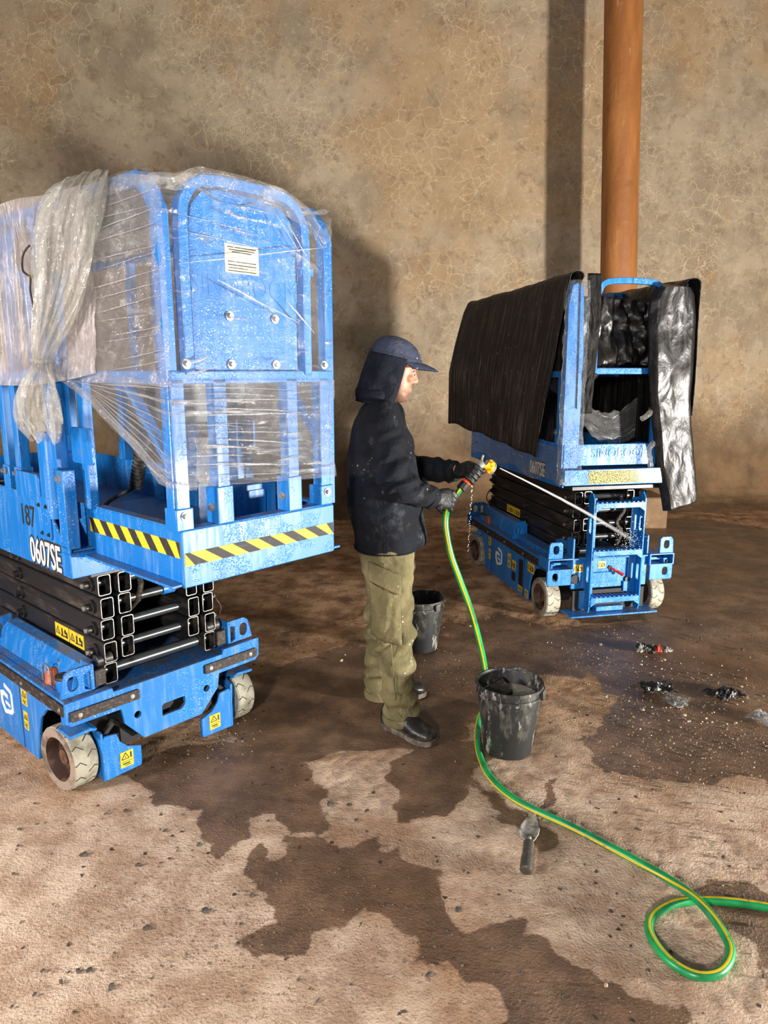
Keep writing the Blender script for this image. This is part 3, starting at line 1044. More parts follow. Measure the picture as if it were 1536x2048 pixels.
    for s in (-1, 1):
        for col, y, lv0, lv1 in (('o', 0.212, 0, 5), ('i', 0.140, 1, 5)):
            for k in range(lv0, lv1):
                z0 = 0.380 + k * H
                z1 = z0 + H - 0.006
                w = 0.025
                outer = rrect(s * y - w, s * y + w, z0, z1, 0.009)
                inner = rrect(s * y - w + 0.0035, s * y + w - 0.0035, z0 + 0.0035, z1 - 0.0035, 0.007)
                x0, x1 = (-0.70, 0.69) if (k % 2 == 0) == (col == 'o') else (-0.68, 0.70)
                a = P('scissor_arm', MB().prism(outer, 'x', x0, x1, [inner]), BS, 0)
                for xe, dx in ((x1, 0.0012), (x0, -0.0012)):
                    P('cut_edge', MB().prism(rrect(s * y - w + 0.001, s * y + w - 0.001, z0 + 0.001, z1 - 0.001, 0.009), 'x', xe, xe + dx, [inner]), MAT['rim_edge'], 0, a)
                zc = (z0 + z1) / 2
                for xp in (0.64, -0.64):
                    P('pivot_pin', MB().cyl((xp, s * (y - 0.03), zc), (xp, s * (y + 0.03), zc), 0.018, n=14), MAT['rod_steel'], 0, a)
                if col == 'o':
                    for xp in (0.645, 0.0, -0.645):
                        pb = MB().cyl((xp, s * 0.236, zc), (xp, s * 0.248, zc), 0.026, n=16)
                        pb.cyl((xp, s * 0.248, zc), (xp, s * 0.268, zc), 0.014, n=14)
                        P('pivot_boss', pb, BS, 0, a)
                        if abs(xp) > 0.1:
                            P('pin_bolt', MB().cyl((xp, s * 0.268, zc), (xp, s * 0.276, zc), 0.009, n=6), MAT['zinc'], 0, a)
                    if k == 1:
                        for q in range(2):
                            warn(a, (0.365 - 0.002 + q * 0.125 if s < 0 else 0.30 - q * 0.125, s * 0.2385, zc), (-s, 0, 0), (0, 0, 1), 0.118, 0.056, 0)
    for k in range(5):
        zc = 0.380 + k * H + (H - 0.006) / 2
        for xp in (0.645, -0.645):
            yy = 0.19 if k == 0 else 0.12
            P('cross_rod', MB().cyl((xp, -yy, zc), (xp, yy, zc), 0.017 if k else 0.021, n=16), MAT['rod_steel'], 0)
        P('cross_rod', MB().cyl((0.0, -0.12, zc), (0.0, 0.12, zc), 0.017, n=14), MAT['rod_steel'], 0)
    P('lift_cylinder', MB().cyl((-0.55, 0.0, 0.46), (0.40, 0.0, 0.66), 0.045), BS, 0.003)
    P('cylinder_band', MB().cyl((0.645, 0.035, 0.672), (0.645, 0.085, 0.672), 0.0235), MAT['blue'], 0)
    P('hydraulic_hose', MB().tube([(0.60, -0.09, 0.60), (0.66, -0.07, 0.66), (0.67, -0.06, 0.72), (0.62, -0.05, 0.78)], 0.011, 10), MAT['bumper'], 0)
    P('hydraulic_hose', MB().tube(catmull([(0.60, 0.25, 0.44), (0.66, 0.29, 0.52), (0.66, 0.27, 0.58), (0.6, 0.25, 0.62)], 5), 0.004, 8), MAT['bumper'], 0)
    P('cable_bundle', MB().tube(catmull([(-0.70, -0.06, 0.76), (-0.72, -0.08, 0.68), (-0.71, -0.04, 0.60), (-0.72, -0.07, 0.54), (-0.70, -0.05, 0.45)], 5), 0.012, 8), MAT['bumper'], 0)
    # ---------------- main platform
    P('deck_floor', MB().box(-0.80, 0.80, -0.365, 0.365, 0.905, 0.925))
    P('deck_underside', MB().box(-0.78, 0.78, -0.30, 0.30, 0.815, 0.84), BS)
    for s in (-1, 1):
        side = P('deck_side', MB().prism([(-0.805, 0.838), (0.808, 0.834), (0.808, 0.93), (0.775, 0.93), (0.62, 1.082), (-0.805, 1.082)] if False else
                                         [(-0.805, 0.838), (0.808, 0.834), (0.808, 0.935), (0.778, 0.94), (0.70, 1.02), (0.62, 1.088), (-0.805, 1.088)], 'y', s * 0.366, s * 0.376))
        ux = (-s, 0, 0)
        cx = 0.622 if s < 0 else -0.455
        zc = 0.882 if s < 0 else 0.905
        hz = 0.125 if s < 0 else 0.115
        lettering(side, '0607SE', (cx, s * 0.3762, zc), ux, (0, 0, 1), hz, 0.66, 'black_print', 'lettering', 0.0006, 0.0095)
        lettering(side, '0607SE', (cx, s * 0.3762, zc), ux, (0, 0, 1), hz, 0.66, 'white_print', 'lettering', 0.0016, 0.0016)
        if s < 0 and not wrapped:
            lettering(side, '187', (0.50, s * 0.3762, 1.002), ux, (0, 0, 1), 0.105, 0.8, 'black_print', 'lettering', 0.0008, 0.001)
        P('corner_post', MB().box(0.752, 0.808, min(s * 0.335, s * 0.376), max(s * 0.335, s * 0.376), 0.93, 1.19))
        bolt(root, (0.782, s * 0.376, 1.163), (0, s, 0), 0.011)
        P('inner_post', MB().box(0.70, 0.757, min(s * 0.33, s * 0.37), max(s * 0.33, s * 0.37), 1.19, 1.50))
        P('post_sleeve', MB().prism(rrect(0.625, 0.722, s * 0.352 - 0.03, s * 0.352 + 0.03, 0.028, 6) if s > 0 else rrect(0.625, 0.722, -0.352 - 0.03, -0.352 + 0.03, 0.028, 6), 'z', 1.02, 1.306))
        pl = P('sleeve_plate', MB().prism([(0.60, 1.09), (0.70, 1.09), (0.70, 0.955), (0.69, 0.945), (0.62, 0.945)], 'y', s * 0.376, s * 0.384))
        for bx_, bz in ((0.625, 1.06), (0.68, 1.06), (0.635, 0.965), (0.685, 0.965)):
            bolt(pl, (bx_, s * 0.384, bz), (0, s, 0), 0.006, 0.004, 'rod_steel')
        P('hinge_bracket', MB().prism(rrect(0.44, 0.635, 1.07, 1.162, 0.02), 'y', s * 0.36, s * 0.382))
        P('gusset_plate', MB().prism(rrect(0.76, 0.90, 1.21, 1.325, 0.01), 'y', s * 0.31, s * 0.318))
        for px in (0.445, 0.34, -0.15, -0.70):
            P('rail_post', MB().box(px - 0.022, px + 0.022, s * 0.352 - 0.018, s * 0.352 + 0.018, 1.10, 1.50))
            P('post_socket', MB().box(px - 0.028, px + 0.028, s * 0.352 - 0.023, s * 0.352 + 0.023, 1.085, 1.17))
            bolt(root, (px, s * 0.378, 1.15), (0, s, 0), 0.010)
        P('mid_rail', MB().box(-0.76, 0.76, s * 0.352 - 0.016, s * 0.352 + 0.016, 1.466, 1.502))
        tr = [(0.74, s * 0.352, 1.49), (0.74, s * 0.352, 1.86), (0.715, s * 0.352, 1.94), (0.64, s * 0.352, 1.978), (-0.62, s * 0.352, 1.985), (-0.70, s * 0.352, 1.955), (-0.74, s * 0.352, 1.88), (-0.74, s * 0.352, 1.49)]
        P('top_rail', MB().bar(catmull(tr, 3), 0.034, 0.034, up=Vector((0, 1, 0))))
        P('rail_upright', MB().box(-0.02, 0.018, s * 0.352 - 0.016, s * 0.352 + 0.016, 1.49, 1.97))
    P('front_lip', MB().box(0.800, 0.812, -0.376, 0.376, 0.834, 0.92))
    P('front_lip_flange', MB().box(0.74, 0.812, -0.376, 0.376, 0.912, 0.92))
    # rear entry
    th = P('threshold', MB().box(-0.828, -0.805, -0.376, 0.376, 0.853, 0.945))
    P('kick_plate', MB().box(-0.775, -0.765, -0.30, 0.30, 0.96, 1.085))
    lettering(root, 'SINOBOOM', (-0.7752, 0.0, 1.03), (0, -1, 0), (0, 0, 1), 0.075, 0.95, 'blue', 'embossed_lettering', 0.0015, 0.0, 0.0016)
    for s in (-1, 1):
        gp = [(-0.77, s * 0.205, 0.945 if s < 0 else 1.49), (-0.77, s * 0.205, 1.86), (-0.77, s * 0.195, 1.94), (-0.77, s * 0.15, 1.99), (-0.77, 0, 2.0)]
        P('gate_hoop', MB().bar(catmull(gp, 3), 0.032, 0.034, up=Vector((1, 0, 0))))
        P('rear_post', MB().box(-0.79, -0.75, s * 0.352 - 0.024, s * 0.352 + 0.024, 0.945, 1.96))
        if s > 0 or not wrapped:
            P('rear_panel', MB().prism([(s * 0.282, 0.95), (s * 0.385, 0.95), (s * 0.385, 1.88), (s * 0.37, 1.96), (s * 0.34, 1.98), (s * 0.300, 1.96), (s * 0.282, 1.6)], 'x', -0.80, -0.785))
    P('gate_bar', MB().box(-0.785, -0.755, -0.19, 0.19, 1.485, 1.52))
    if wrapped:
        tp = P('reflective_tape', MB().box(-0.8292, -0.828, -0.225, 0.225, 0.862, 0.937), MAT['tape_speckle'], 0, th)
    # ---------------- extension deck
    global XSHIFT
    XSHIFT = ext
    P('extension_floor', MB().box(0.20, 1.34, -0.285, 0.285, 0.935, 0.95))
    for s in (-1, 1):
        es = P('extension_side', MB().box(0.20, 1.345, min(s * 0.282, s * 0.290), max(s * 0.282, s * 0.290), 0.900, 1.066))
        P('side_flange', MB().box(0.20, 1.34, min(s * 0.255, s * 0.290), max(s * 0.255, s * 0.290), 1.060, 1.068), BL, 0.002, es)
        P('lower_flange', MB().box(0.30, 1.34, min(s * 0.290, s * 0.330), max(s * 0.290, s * 0.330), 0.900, 0.908), BL, 0.002, es)
        hazard_tape(es, (1.06, s * 0.2908, 1.003), (-s, 0, 0), (0, 0, 1), 0.54, 0.047, 6, lean=0.02)
    ee = P('extension_end', MB().prism([(-0.294, 0.895), (0.290, 0.895), (0.294, 0.90), (0.294, 1.058), (-0.29, 1.062), (-0.294, 1.055)], 'x', 1.335, 1.348))
    hazard_tape(ee, (1.3488, 0.0, 0.978), (0, 1, 0), (0, 0, 1), 0.576, 0.038, 6, lean=0.03)
    P('end_flange', MB().box(1.30, 1.345, -0.29, 0.29, 1.058, 1.064))
    for y, zt, w in ((-0.281, 1.125, 0.056), (-0.143, 1.172, 0.056), (0.124, 1.172, 0.056), (0.262, 1.128, 0.054)):
        so = P('post_socket', MB().box(1.29, 1.35, y - w / 2, y + w / 2, 1.062, zt))
        P('end_post', MB().box(1.305, 1.345, y - w / 2 + 0.006, y + w / 2 - 0.006, 1.10, 1.48))
        d = Vector((1, 0, 0)) if abs(y) > 0.2 else Vector((0, -1, 0))
        c = Vector((1.35, y, (1.062 + zt) / 2 + 0.01)) if abs(y) > 0.2 else Vector((1.32, y - w / 2, 1.11))
        bolt(so, c, d, 0.010)
    P('end_mid_rail', MB().box(1.318, 1.345, -0.30, 0.30, 1.466, 1.502))
    # end panel, rounded top, with a narrow gap to the hoop on each side
    pan = [(-0.212, 1.502)] + [(0.166, 1.502), (0.166, 1.88), (0.150, 1.94), (0.115, 1.975), (0.06, 1.988), (-0.11, 1.99), (-0.165, 1.978), (-0.20, 1.94), (-0.212, 1.88)]
    pn = P('end_panel', MB().prism(pan, 'x', 1.322, 1.328))
    lettering(pn, 'SINOBOOM', (1.3282, -0.02, 1.735), (0, 1, 0), (0, 0, 1), 0.085, 0.85, 'blue', 'embossed_lettering', 0.0004, 0.0, 0.0006)
    pl = P('data_plate', MB().box(1.328, 1.3292, -0.096, 0.022, 1.775, 1.852), MAT['paper'], 0, pn)
    pr = MB()
    for k, (w, zz) in enumerate(((0.10, 1.845), (0.09, 1.838), (0.07, 1.832), (0.10, 1.806), (0.10, 1.797), (0.095, 1.789), (0.10, 1.781))):
        pr.box(1.3292, 1.3296, -0.037 - w / 2, -0.037 + w / 2, zz - 0.0018, zz + 0.0012)
    pr.build('print', MAT['black_print'], pl, smooth=False)
    for yy, zz in ((-0.09, 1.655), (0.075, 1.655), (-0.09, 1.52), (0.075, 1.52), (-0.25, 1.52), (0.26, 1.52)):
        bolt(pn, (1.33 if abs(yy) < 0.2 else 1.346, yy, zz), (1, 0, 0), 0.010)
    hp = [(1.332, -0.238, 1.49), (1.332, -0.238, 1.87), (1.332, -0.225, 1.95), (1.332, -0.17, 2.0), (1.332, 0, 2.008), (1.332, 0.12, 2.0), (1.332, 0.178, 1.95), (1.332, 0.192, 1.87), (1.332, 0.192, 1.49)]
    P('end_hoop', MB().bar(catmull(hp, 3), 0.03, 0.034, up=Vector((1, 0, 0))))
    P('hoop_clamp', MB().box(1.32, 1.345, 0.17, 0.225, 1.79, 1.815))
    for s in (-1, 1):
        y = s * 0.292
        hp = [(1.322, y, 1.06), (1.322, y, 1.82), (1.312, y, 1.92), (1.262, y, 1.985), (1.18, y, 2.0), (0.42, y, 2.0), (0.34, y, 1.96), (0.31, y, 1.88), (0.31, y, 1.49)]
        P('side_hoop', MB().bar(catmull(hp, 3), 0.034, 0.036, up=Vector((0, 1, 0))))
        P('side_mid_rail', MB().box(0.31, 1.33, y - 0.016, y + 0.016, 1.466, 1.502))
        P('side_post', MB().box(0.80, 0.84, y - 0.016, y + 0.016, 1.06, 1.48))
        P('brace', MB().bar([(1.10, y, 1.47), (1.31, y, 1.25)], 0.02, 0.03, up=Vector((0, 1, 0))))
    XSHIFT = 0.0
    # ---------------- things fixed inside the cage
    if wrapped:
        return root
    cb = P('control_box', MB().prism(rrect(-0.10, 0.19, 1.335, 1.475, 0.015), 'x', 0.92, 1.02), MAT['grey_box'], 0.006)
    P('box_lid', MB().prism(rrect(-0.11, 0.20, 1.475, 1.50, 0.01), 'x', 0.91, 1.03), MAT['dark'], 0.004, cb)
    P('toe_box', MB().box(1.02, 1.16, -0.02, 0.20, 0.97, 1.13), MAT['blue'])
    P('box_cover', MB().prism(rrect(0.03, 0.15, 0.99, 1.11, 0.01), 'x', 1.16, 1.166), MAT['blue'])
    def cx(z):
        return 0.572 + (z - 1.067) * 0.36 + 0.25 * (z - 1.067) ** 2
    hose = P('corrugated_conduit', MB().tube([(cx(1.067 + k * 0.02), 0.0, 1.067 + k * 0.02) for k in range(21)], 0.021, 12), MAT['corrugated'], 0)
    for k in range(28):
        z = 1.07 + k * 0.0145
        P('conduit_ring', MB().cyl((cx(z), 0.0, z), (cx(z + 0.007), 0.0, z + 0.007), 0.026, n=12), MAT['corrugated'], 0, hose)
    P('deck_cable', MB().tube(catmull([(0.578, 0.0, 1.075), (0.56, -0.03, 1.055), (0.53, -0.09, 1.02), (0.54, -0.16, 0.965), (0.62, -0.20, 0.962), (0.74, -0.22, 0.962)], 6), 0.007, 8), MAT['corrugated'], 0)
    return root


m = NT('speckled_reflective_tape')
_v = m.voro(m.coord('Object'), 150)
m.bsdf(m.mix(m.ramp(_v, 0.35, 0.5), lin(228, 214, 110), lin(90, 88, 60)), 0.3, 0.0, m.bump(_v, 0.8, 0.004), 0.4)
MAT['tape_speckle'] = m.mat

LA_LOC, LA_ROT = (-1.368, 3.053, 0), R(-42.08)
LB_LOC, LB_ROT = (1.229, 4.916, 0), R(102.0)
liftA = build_lift('scissor_lift', LA_LOC, LA_ROT, False)
tag(liftA, 'near blue scissor lift with extended deck and hazard stripes, wrapped in clear film', 'scissor lift')
liftB = build_lift('scissor_lift', LB_LOC, LB_ROT, True, 0.475)
tag(liftB, 'far blue scissor lift with rear ladder, draped in black plastic sheets', 'scissor lift')
MXA = Matrix.Translation(LA_LOC) @ Matrix.Rotation(LA_ROT, 4, 'Z')
MXB = Matrix.Translation(LB_LOC) @ Matrix.Rotation(LB_ROT, 4, 'Z')

# ------------------------------------------------------------------ plastic films
def m_film(name, opac, streak, tint, uvs=(1, 1), crease=14.0, bump=0.5, dirt=0.0, gloss=0.5, blotch=0.3, rough=0.09, rot=0.0):
    m = NT(name)
    uv = m.coord('UV', (uvs[0], uvs[1], 1), (0, 0, rot))
    wv = m.vadd(uv, m.vscale(m.noisec(m.coord('UV', (1, 1, 1)), 3.0, 2), 0.25))
    s1 = m.noise(wv, crease, 5, 0.6, 0.4)
    s2 = m.noise(m.coord('UV'), 9, 5, 0.65, 1.0)
    lines = m.ramp(s1, 0.56, 0.72)
    lines2 = m.ramp(s2, 0.52, 0.72)
    fac = m.math('ADD', opac, m.math('MULTIPLY', lines, streak))
    fac = m.math('ADD', fac, m.math('MULTIPLY', lines2, blotch))
    lw = m.n('ShaderNodeLayerWeight')
    lw.inputs[0].default_value = 0.25
    fac = m.math('ADD', fac, m.math('MULTIPLY', lw.outputs['Facing'], 0.18), True)
    fac = m.math('MINIMUM', fac, 0.94)
    h = m.math('ADD', s1, m.math('MULTIPLY', s2, 0.8))
    nr = m.bump(h, bump, 0.03)
    nr = m.bump(m.noise(m.coord('UV'), 55, 3), bump * 0.5, 0.004, nr)
    gl = m.n('ShaderNodeBsdfGlossy')
    gl.inputs['Roughness'].default_value = rough
    m.t.links.new(nr, gl.inputs['Normal'])
    df = m.n('ShaderNodeBsdfDiffuse')
    tr = m.n('ShaderNodeBsdfTranslucent')
    dc = tint
    if dirt:
        dm = m.ramp(m.noise(m.coord('UV'), 14, 6, 0.7), 0.55, 0.72, 0, dirt)
        dc = m.mix(dm, tint, lin(84, 76, 60))
    m.set(df.inputs['Color'], dc)
    m.set(tr.inputs['Color'], dc)
    m.t.links.new(nr, df.inputs['Normal'])
    a = m.n('ShaderNodeMixShader')
    a.inputs[0].default_value = 0.4
    m.t.links.new(df.outputs[0], a.inputs[1])
    m.t.links.new(tr.outputs[0], a.inputs[2])
    b = m.n('ShaderNodeMixShader')
    b.inputs[0].default_value = gloss
    m.t.links.new(a.outputs[0], b.inputs[1])
    m.t.links.new(gl.outputs[0], b.inputs[2])
    tp = m.n('ShaderNodeBsdfTransparent')
    c = m.n('ShaderNodeMixShader')
    m.t.links.new(fac, c.inputs[0])
    m.t.links.new(tp.outputs[0], c.inputs[1])
    m.t.links.new(b.outputs[0], c.inputs[2])
    m.t.links.new(c.outputs[0], m.out.inputs[0])
    return m.mat


MAT['film_end'] = m_film('clear_stretch_film', 0.07, 0.55, lin(206, 212, 216), (0.8, 4.5), 8, 0.8, 0, 0.55, 0.10, 0.10, R(-12))
MAT['film_low'] = m_film('bunched_stretch_film', 0.22, 0.85, lin(218, 220, 220), (0.7, 9.0), 7, 1.0, 0, 0.4, 0.28, 0.12, R(-8))
MAT['film_side'] = m_film('cloudy_stretch_film', 0.42, 0.45, lin(222, 212, 208), (6, 1.0), 8, 0.9, 0.5, 0.25, 0.35, 0.15)
MAT['film_top'] = m_film('dirty_top_film', 0.55, 0.3, lin(190, 188, 178), (2, 2), 8, 0.8, 0.9, 0.3, 0.3, 0.15)
MAT['bag'] = m_film('translucent_bag', 0.30, 0.40, lin(216, 216, 204), (4.0, 1.4), 7, 1.0, 0.8, 0.30, 0.22, 0.16)


def poly_s(path, n):
    """points spread evenly along a polyline with accumulated length"""
    path = [Vector(p) for p in path]
    L = [0]
    for a, b in zip(path, path[1:]):
        L.append(L[-1] + (b - a).length)
    out = []
    for k in range(n + 1):
        s = L[-1] * k / n
        i = max(j for j in range(len(L)) if L[j] <= s + 1e-9)
        i = min(i, len(path) - 2)
        t = (s - L[i]) / (L[i + 1] - L[i])
        out.append((path[i].lerp(path[i + 1], t), s))
    return out, L[-1]


def interp(x, tab):
    if x <= tab[0][0]:
        return tab[0][1]
    for (a, b), (c, d) in zip(tab, tab[1:]):
        if x <= c:
            return b + (d - b) * (x - a) / (c - a)
    return tab[-1][1]


film = empty('stretch_film', LA_LOC, LA_ROT)
tag(film, 'clear stretch film wound tightly around the cage of the near blue lift', 'plastic film')


def film_grid(name, path, ztop, zbot, mat, nu, nv, amp=0.006, seed=0, vs=1.0):
    pts, L = poly_s(path, nu)

    def fn(u, v):
        k = min(int(round(u * nu)), nu)
        p, s = pts[k]
        zt, zb = interp(s, ztop), interp(s, zbot)
        z = zb + (zt - zb) * v
        d = (pts[min(k + 1, nu)][0] - pts[max(k - 1, 0)][0]).normalized()
        nrm = Vector((d.y, -d.x, 0))
        w = amp * (mnoise.noise(Vector((s * 4, z * 9, seed))) + 0.6 * mnoise.noise(Vector((s * 11, z * 22, seed + 3)))) + amp
        w -= amp * 2.2 * math.sin(math.pi * v) * 0.5
        return (p.x + nrm.x * w, p.y + nrm.y * w, z)
    mb = MB().grid(fn, nu, nv, (L, vs))
    return mb.build(name, mat, film, recalc=False)


# clear face: near side of the extension, round the end, far side
pe = [(0.80, -0.318), (1.28, -0.316), (1.335, -0.310), (1.358, -0.288), (1.362, -0.20), (1.362, 0.20), (1.357, 0.285), (1.335, 0.310), (1.28, 0.316), (0.30, 0.318)]
zt = [(0, 2.012), (0.40, 2.01), (0.47, 2.0), (0.54, 1.985), (0.585, 1.985), (0.66, 2.018), (0.80, 2.022), (0.95, 2.012), (1.06, 1.97), (1.11, 1.92), (1.16, 1.965), (1.24, 1.99), (1.35, 2.0), (2.4, 2.0)]
pw = [(0.80, -0.319), (1.28, -0.317), (1.337, -0.311), (1.352, -0.300)]
MAT['film_edge'] = m_film('dusty_film_edge', 0.14, 0.45, lin(204, 202, 192), (3, 3), 9, 0.9, 0.8, 0.35, 0.40, 0.14)
MAT['film_window'] = m_film('milky_stretch_film', 0.20, 0.5, lin(214, 210, 206), (1.6, 3.0), 7, 0.9, 0.3, 0.35, 0.34, 0.12, R(-14))
film_grid('window_film', pw, zt, [(0, 1.47), (0.6, 1.46)], MAT['film_window'], 70, 30, 0.008, 7, 0.55)
film_grid('top_edge_film', pe, [(a, b + 0.008) for a, b in zt], [(a, b - 0.05 - 0.02 * math.sin(a * 9)) for a, b in zt], MAT['film_edge'], 150, 6, 0.006, 9, 0.06)
film_grid('end_film', pe, zt, [(0, 1.49), (0.53, 1.46), (2.4, 1.45)], MAT['film_end'], 150, 26, 0.004, 1, 0.55)
film_grid('bunched_film', pe, [(0, 1.50), (0.53, 1.475), (2.4, 1.47)], [(0, 1.47), (0.04, 1.45), (0.53, 1.195), (0.60, 1.185), (1.15, 1.155), (2.4, 1.30)], MAT['film_low'], 150, 18, 0.010, 2, 0.3)
# rolled lower hem of the film
pts, L = poly_s(pe, 80)
hem = []
for p, s in pts:
    if s > 1.6:
        break
    z = interp(s, [(0, 1.47), (0.04, 1.45), (0.53, 1.195), (0.60, 1.185), (1.15, 1.155), (2.4, 1.30)])
    hem.append((p.x + 0.008, p.y - 0.006, z + 0.006 * mnoise.noise(Vector((s * 9, 0, 0)))))
# near side of the main deck: cloudy, creased film
ps = [(-0.45, -0.385), (0.60, -0.388), (0.74, -0.375), (0.84, -0.335), (1.00, -0.322)]
film_grid('side_film', ps, [(0, 2.0), (1.5, 2.015)], [(0, 1.45), (1.15, 1.455), (1.5, 1.50)], MAT['film_side'], 110, 26, 0.014, 5, 0.55)
mb = MB().grid(lambda u, v: (-0.45 + 1.79 * u, (v - 0.5) * (0.72 - 0.12 * u), 1.995 - 0.03 * math.sin(math.pi * v) * (1 + mnoise.noise(Vector((u * 9, v * 4, 2)))) + 0.014 * mnoise.noise(Vector((u * 30, v * 11, 7)))), 90, 26, (1.8, 0.7))
mb.build('top_film', MAT['film_top'], film, recalc=False)
# tails of film twisted into a rope along the lower edge
rope = catmull([(0.76, -0.40, 1.52), (0.86, -0.345, 1.46), (1.02, -0.335, 1.385), (1.20, -0.325, 1.285), (1.33, -0.322, 1.20), (1.365, -0.25, 1.185)], 8)
mb = MB().tube(rope, [0.011 + 0.006 * mnoise.noise(Vector((k * 0.7, 0, 0))) for k in range(len(rope))], 8)
mb.uv = {i: ((i % 8) / 8 * 0.1, (i // 8) / 40) for i in range(len(mb.v))}
mb.build('twisted_film', MAT['film_low'], film)

# sharp creases standing proud of the film
MAT['crease'] = m_film('film_crease', 0.55, 0.2, lin(232, 234, 236), (1, 1), 9, 0.3, 0, 0.6, 0.2, 0.10)
rc = random.Random(21)


def crease(p0, p1, r, sag=0.004):
    p0, p1 = Vector(p0), Vector(p1)
    n = 14
    pts = []
    for k in range(n + 1):
        t = k / n
        p = p0.lerp(p1, t)
        p.z += sag * math.sin(math.pi * t) + 0.002 * mnoise.noise(Vector((t * 6, p0.z * 9, p0.y * 5)))
        pts.append(p)
    mb = MB().tube(pts, [r * (0.25 + math.sin(math.pi * min(1, max(0, k / n))) * (0.8 + 0.4 * mnoise.noise(Vector((k * 0.6, r * 900, 0))))) for k in range(n + 1)], 6)
    mb.uv = {i: ((i % 6) / 30, (i // 6) / 14) for i in range(len(mb.v))}
    mb.build('film_crease', MAT['crease'], film)


XE = 1.367
for k in range(13):          # lower band on the end face
    z = 1.20 + 0.021 * k + rc.uniform(-0.006, 0.006)
    y0 = -0.30 + rc.uniform(0, 0.12)
    L_ = rc.uniform(0.18, 0.45)
    crease((XE, y0, z + 0.01), (XE, min(0.29, y0 + L_), z - 0.012 + rc.uniform(-0.01, 0.01)), rc.uniform(0.0012, 0.0026))
for k in range(9):           # fan from the knot to the near corner
    z = 1.215 + 0.03 * k
    t0 = rc.uniform(0.0, 0.45)
    a, b = Vector((0.84, -0.338, 1.50 - 0.004 * k)), Vector((1.345, -0.322, z))
    crease(a.lerp(b, t0), b, rc.uniform(0.0014, 0.0028), 0.002)
for y0, z0, y1, z1, r in ((-0.15, 1.745, 0.06, 1.672, 0.0028), (0.03, 1.685, 0.14, 1.645, 0.0022), (0.09, 1.71, 0.20, 1.62, 0.0028), (-0.27, 1.775, 0.26, 1.88, 0.0022), (0.10, 1.93, 0.18, 1.84, 0.0018), (0.05, 1.96, 0.15, 1.85, 0.0014), (-0.28, 1.86, 0.02, 1.845, 0.0012), (-0.28, 1.90, -0.02, 1.885, 0.0010), (-0.26, 1.52, -0.19, 1.54, 0.004), (-0.27, 1.49, -0.18, 1.51, 0.003)):
    crease((XE, y0, z0), (XE, y1, z1), r, 0.0)
for k in range(14):          # stretch lines across the near window
    z = 1.52 + 0.034 * k + rc.uniform(-0.008, 0.008)
    crease((rc.uniform(0.95, 1.15), -0.328, z - rc.uniform(0, 0.02)), (1.345, -0.322, z + rc.uniform(-0.01, 0.01)), rc.uniform(0.0008, 0.0020), 0.0)
for k in range(22):          # gathered lines on the cloudy side
    x = 0.10 + 0.033 * k + rc.uniform(-0.01, 0.01)
    z0 = rc.uniform(1.5, 1.7)
    crease((x, -0.402, z0), (x + rc.uniform(-0.03, 0.03), -0.400, min(1.99, z0 + rc.uniform(0.18, 0.42))), rc.uniform(0.0010, 0.0024), 0.0)

# a tail of film hanging down inside the deck
tail = catmull([(1.18, -0.10, 1.30), (1.19, -0.105, 1.22), (1.185, -0.10, 1.15), (1.20, -0.11, 1.08), (1.19, -0.10, 1.00)], 6)
mb = MB().tube(tail, [0.022 + 0.008 * mnoise.noise(Vector((k * 0.5, 3, 0))) for k in range(len(tail))], 10)
mb.uv = {i: ((i % 10) / 40, (i // 10) / 40) for i in range(len(mb.v))}
mb.build('film_tail', MAT['bag'] if 'bag' in MAT else MAT['film_low'], film)

# bag pulled over the corner and knotted
bag = empty('plastic_bag', LA_LOC, LA_ROT)
tag(bag, 'dirty translucent plastic bag knotted on the corner rail of the near lift', 'plastic bag')
prof = [  # (cx, cy, z, half width, half depth)
    (1.000, -0.335, 2.028, 0.135, 0.032), (0.990, -0.352, 1.99, 0.150, 0.042), (0.968, -0.362, 1.93, 0.146, 0.048), (0.938, -0.370, 1.84, 0.134, 0.050), (0.905, -0.378, 1.74, 0.116, 0.048),
    (0.850, -0.388, 1.64, 0.074, 0.040), (0.812, -0.396, 1.575, 0.042, 0.030), (0.795, -0.40, 1.535, 0.024, 0.024), (0.785, -0.402, 1.505, 0.034, 0.028),
    (0.768, -0.408, 1.455, 0.085, 0.036), (0.752, -0.412, 1.395, 0.118, 0.034), (0.752, -0.415, 1.345, 0.128, 0.026), (0.785, -0.415, 1.300, 0.085, 0.016)]
rings = []
NB = 72
cps = catmull([Vector(p[:3]) for p in prof], 4)
ws = catmull([Vector((p[3], p[4], 0)) for p in prof], 4)
mb = MB()
for i, (c, w) in enumerate(zip(cps, ws)):
    ring = []
    for k in range(NB):
        t = 2 * math.pi * k / NB
        pl = 1 + 0.13 * math.sin(11 * t + 0.9 * math.sin(i * 0.25)) + 0.09 * math.sin(23 * t + i * 0.2) + 0.30 * mnoise.noise(Vector((math.cos(t) * 3, math.sin(t) * 3, i * 0.12)))
        ring.append(Vector((c.x + w.x * math.cos(t) * pl, c.y + w.y * math.sin(t) * pl, c.z + (0.02 * math.sin(5 * t) if i > len(cps) - 5 else 0))))
    rings.append(ring)
mb.loft(rings, cap=False)
for j in range(len(rings)):
    for k in range(NB):
        mb.uv[j * NB + k] = (k / NB * 0.6, j / len(rings) * 0.75)
mb.build('gathered_film', MAT['bag'], bag)
mb = MB()
mb.tube([(0.795 + 0.027 * math.cos(t), -0.40 + 0.027 * math.sin(t), 1.532 + 0.003 * math.sin(3 * t)) for t in [2 * math.pi * k / 24 for k in range(25)]], 0.006, 8)
mb.uv = {i: (0.1, 0.1) for i in range(len(mb.v))}
mb.build('knot', MAT['bag'], bag)
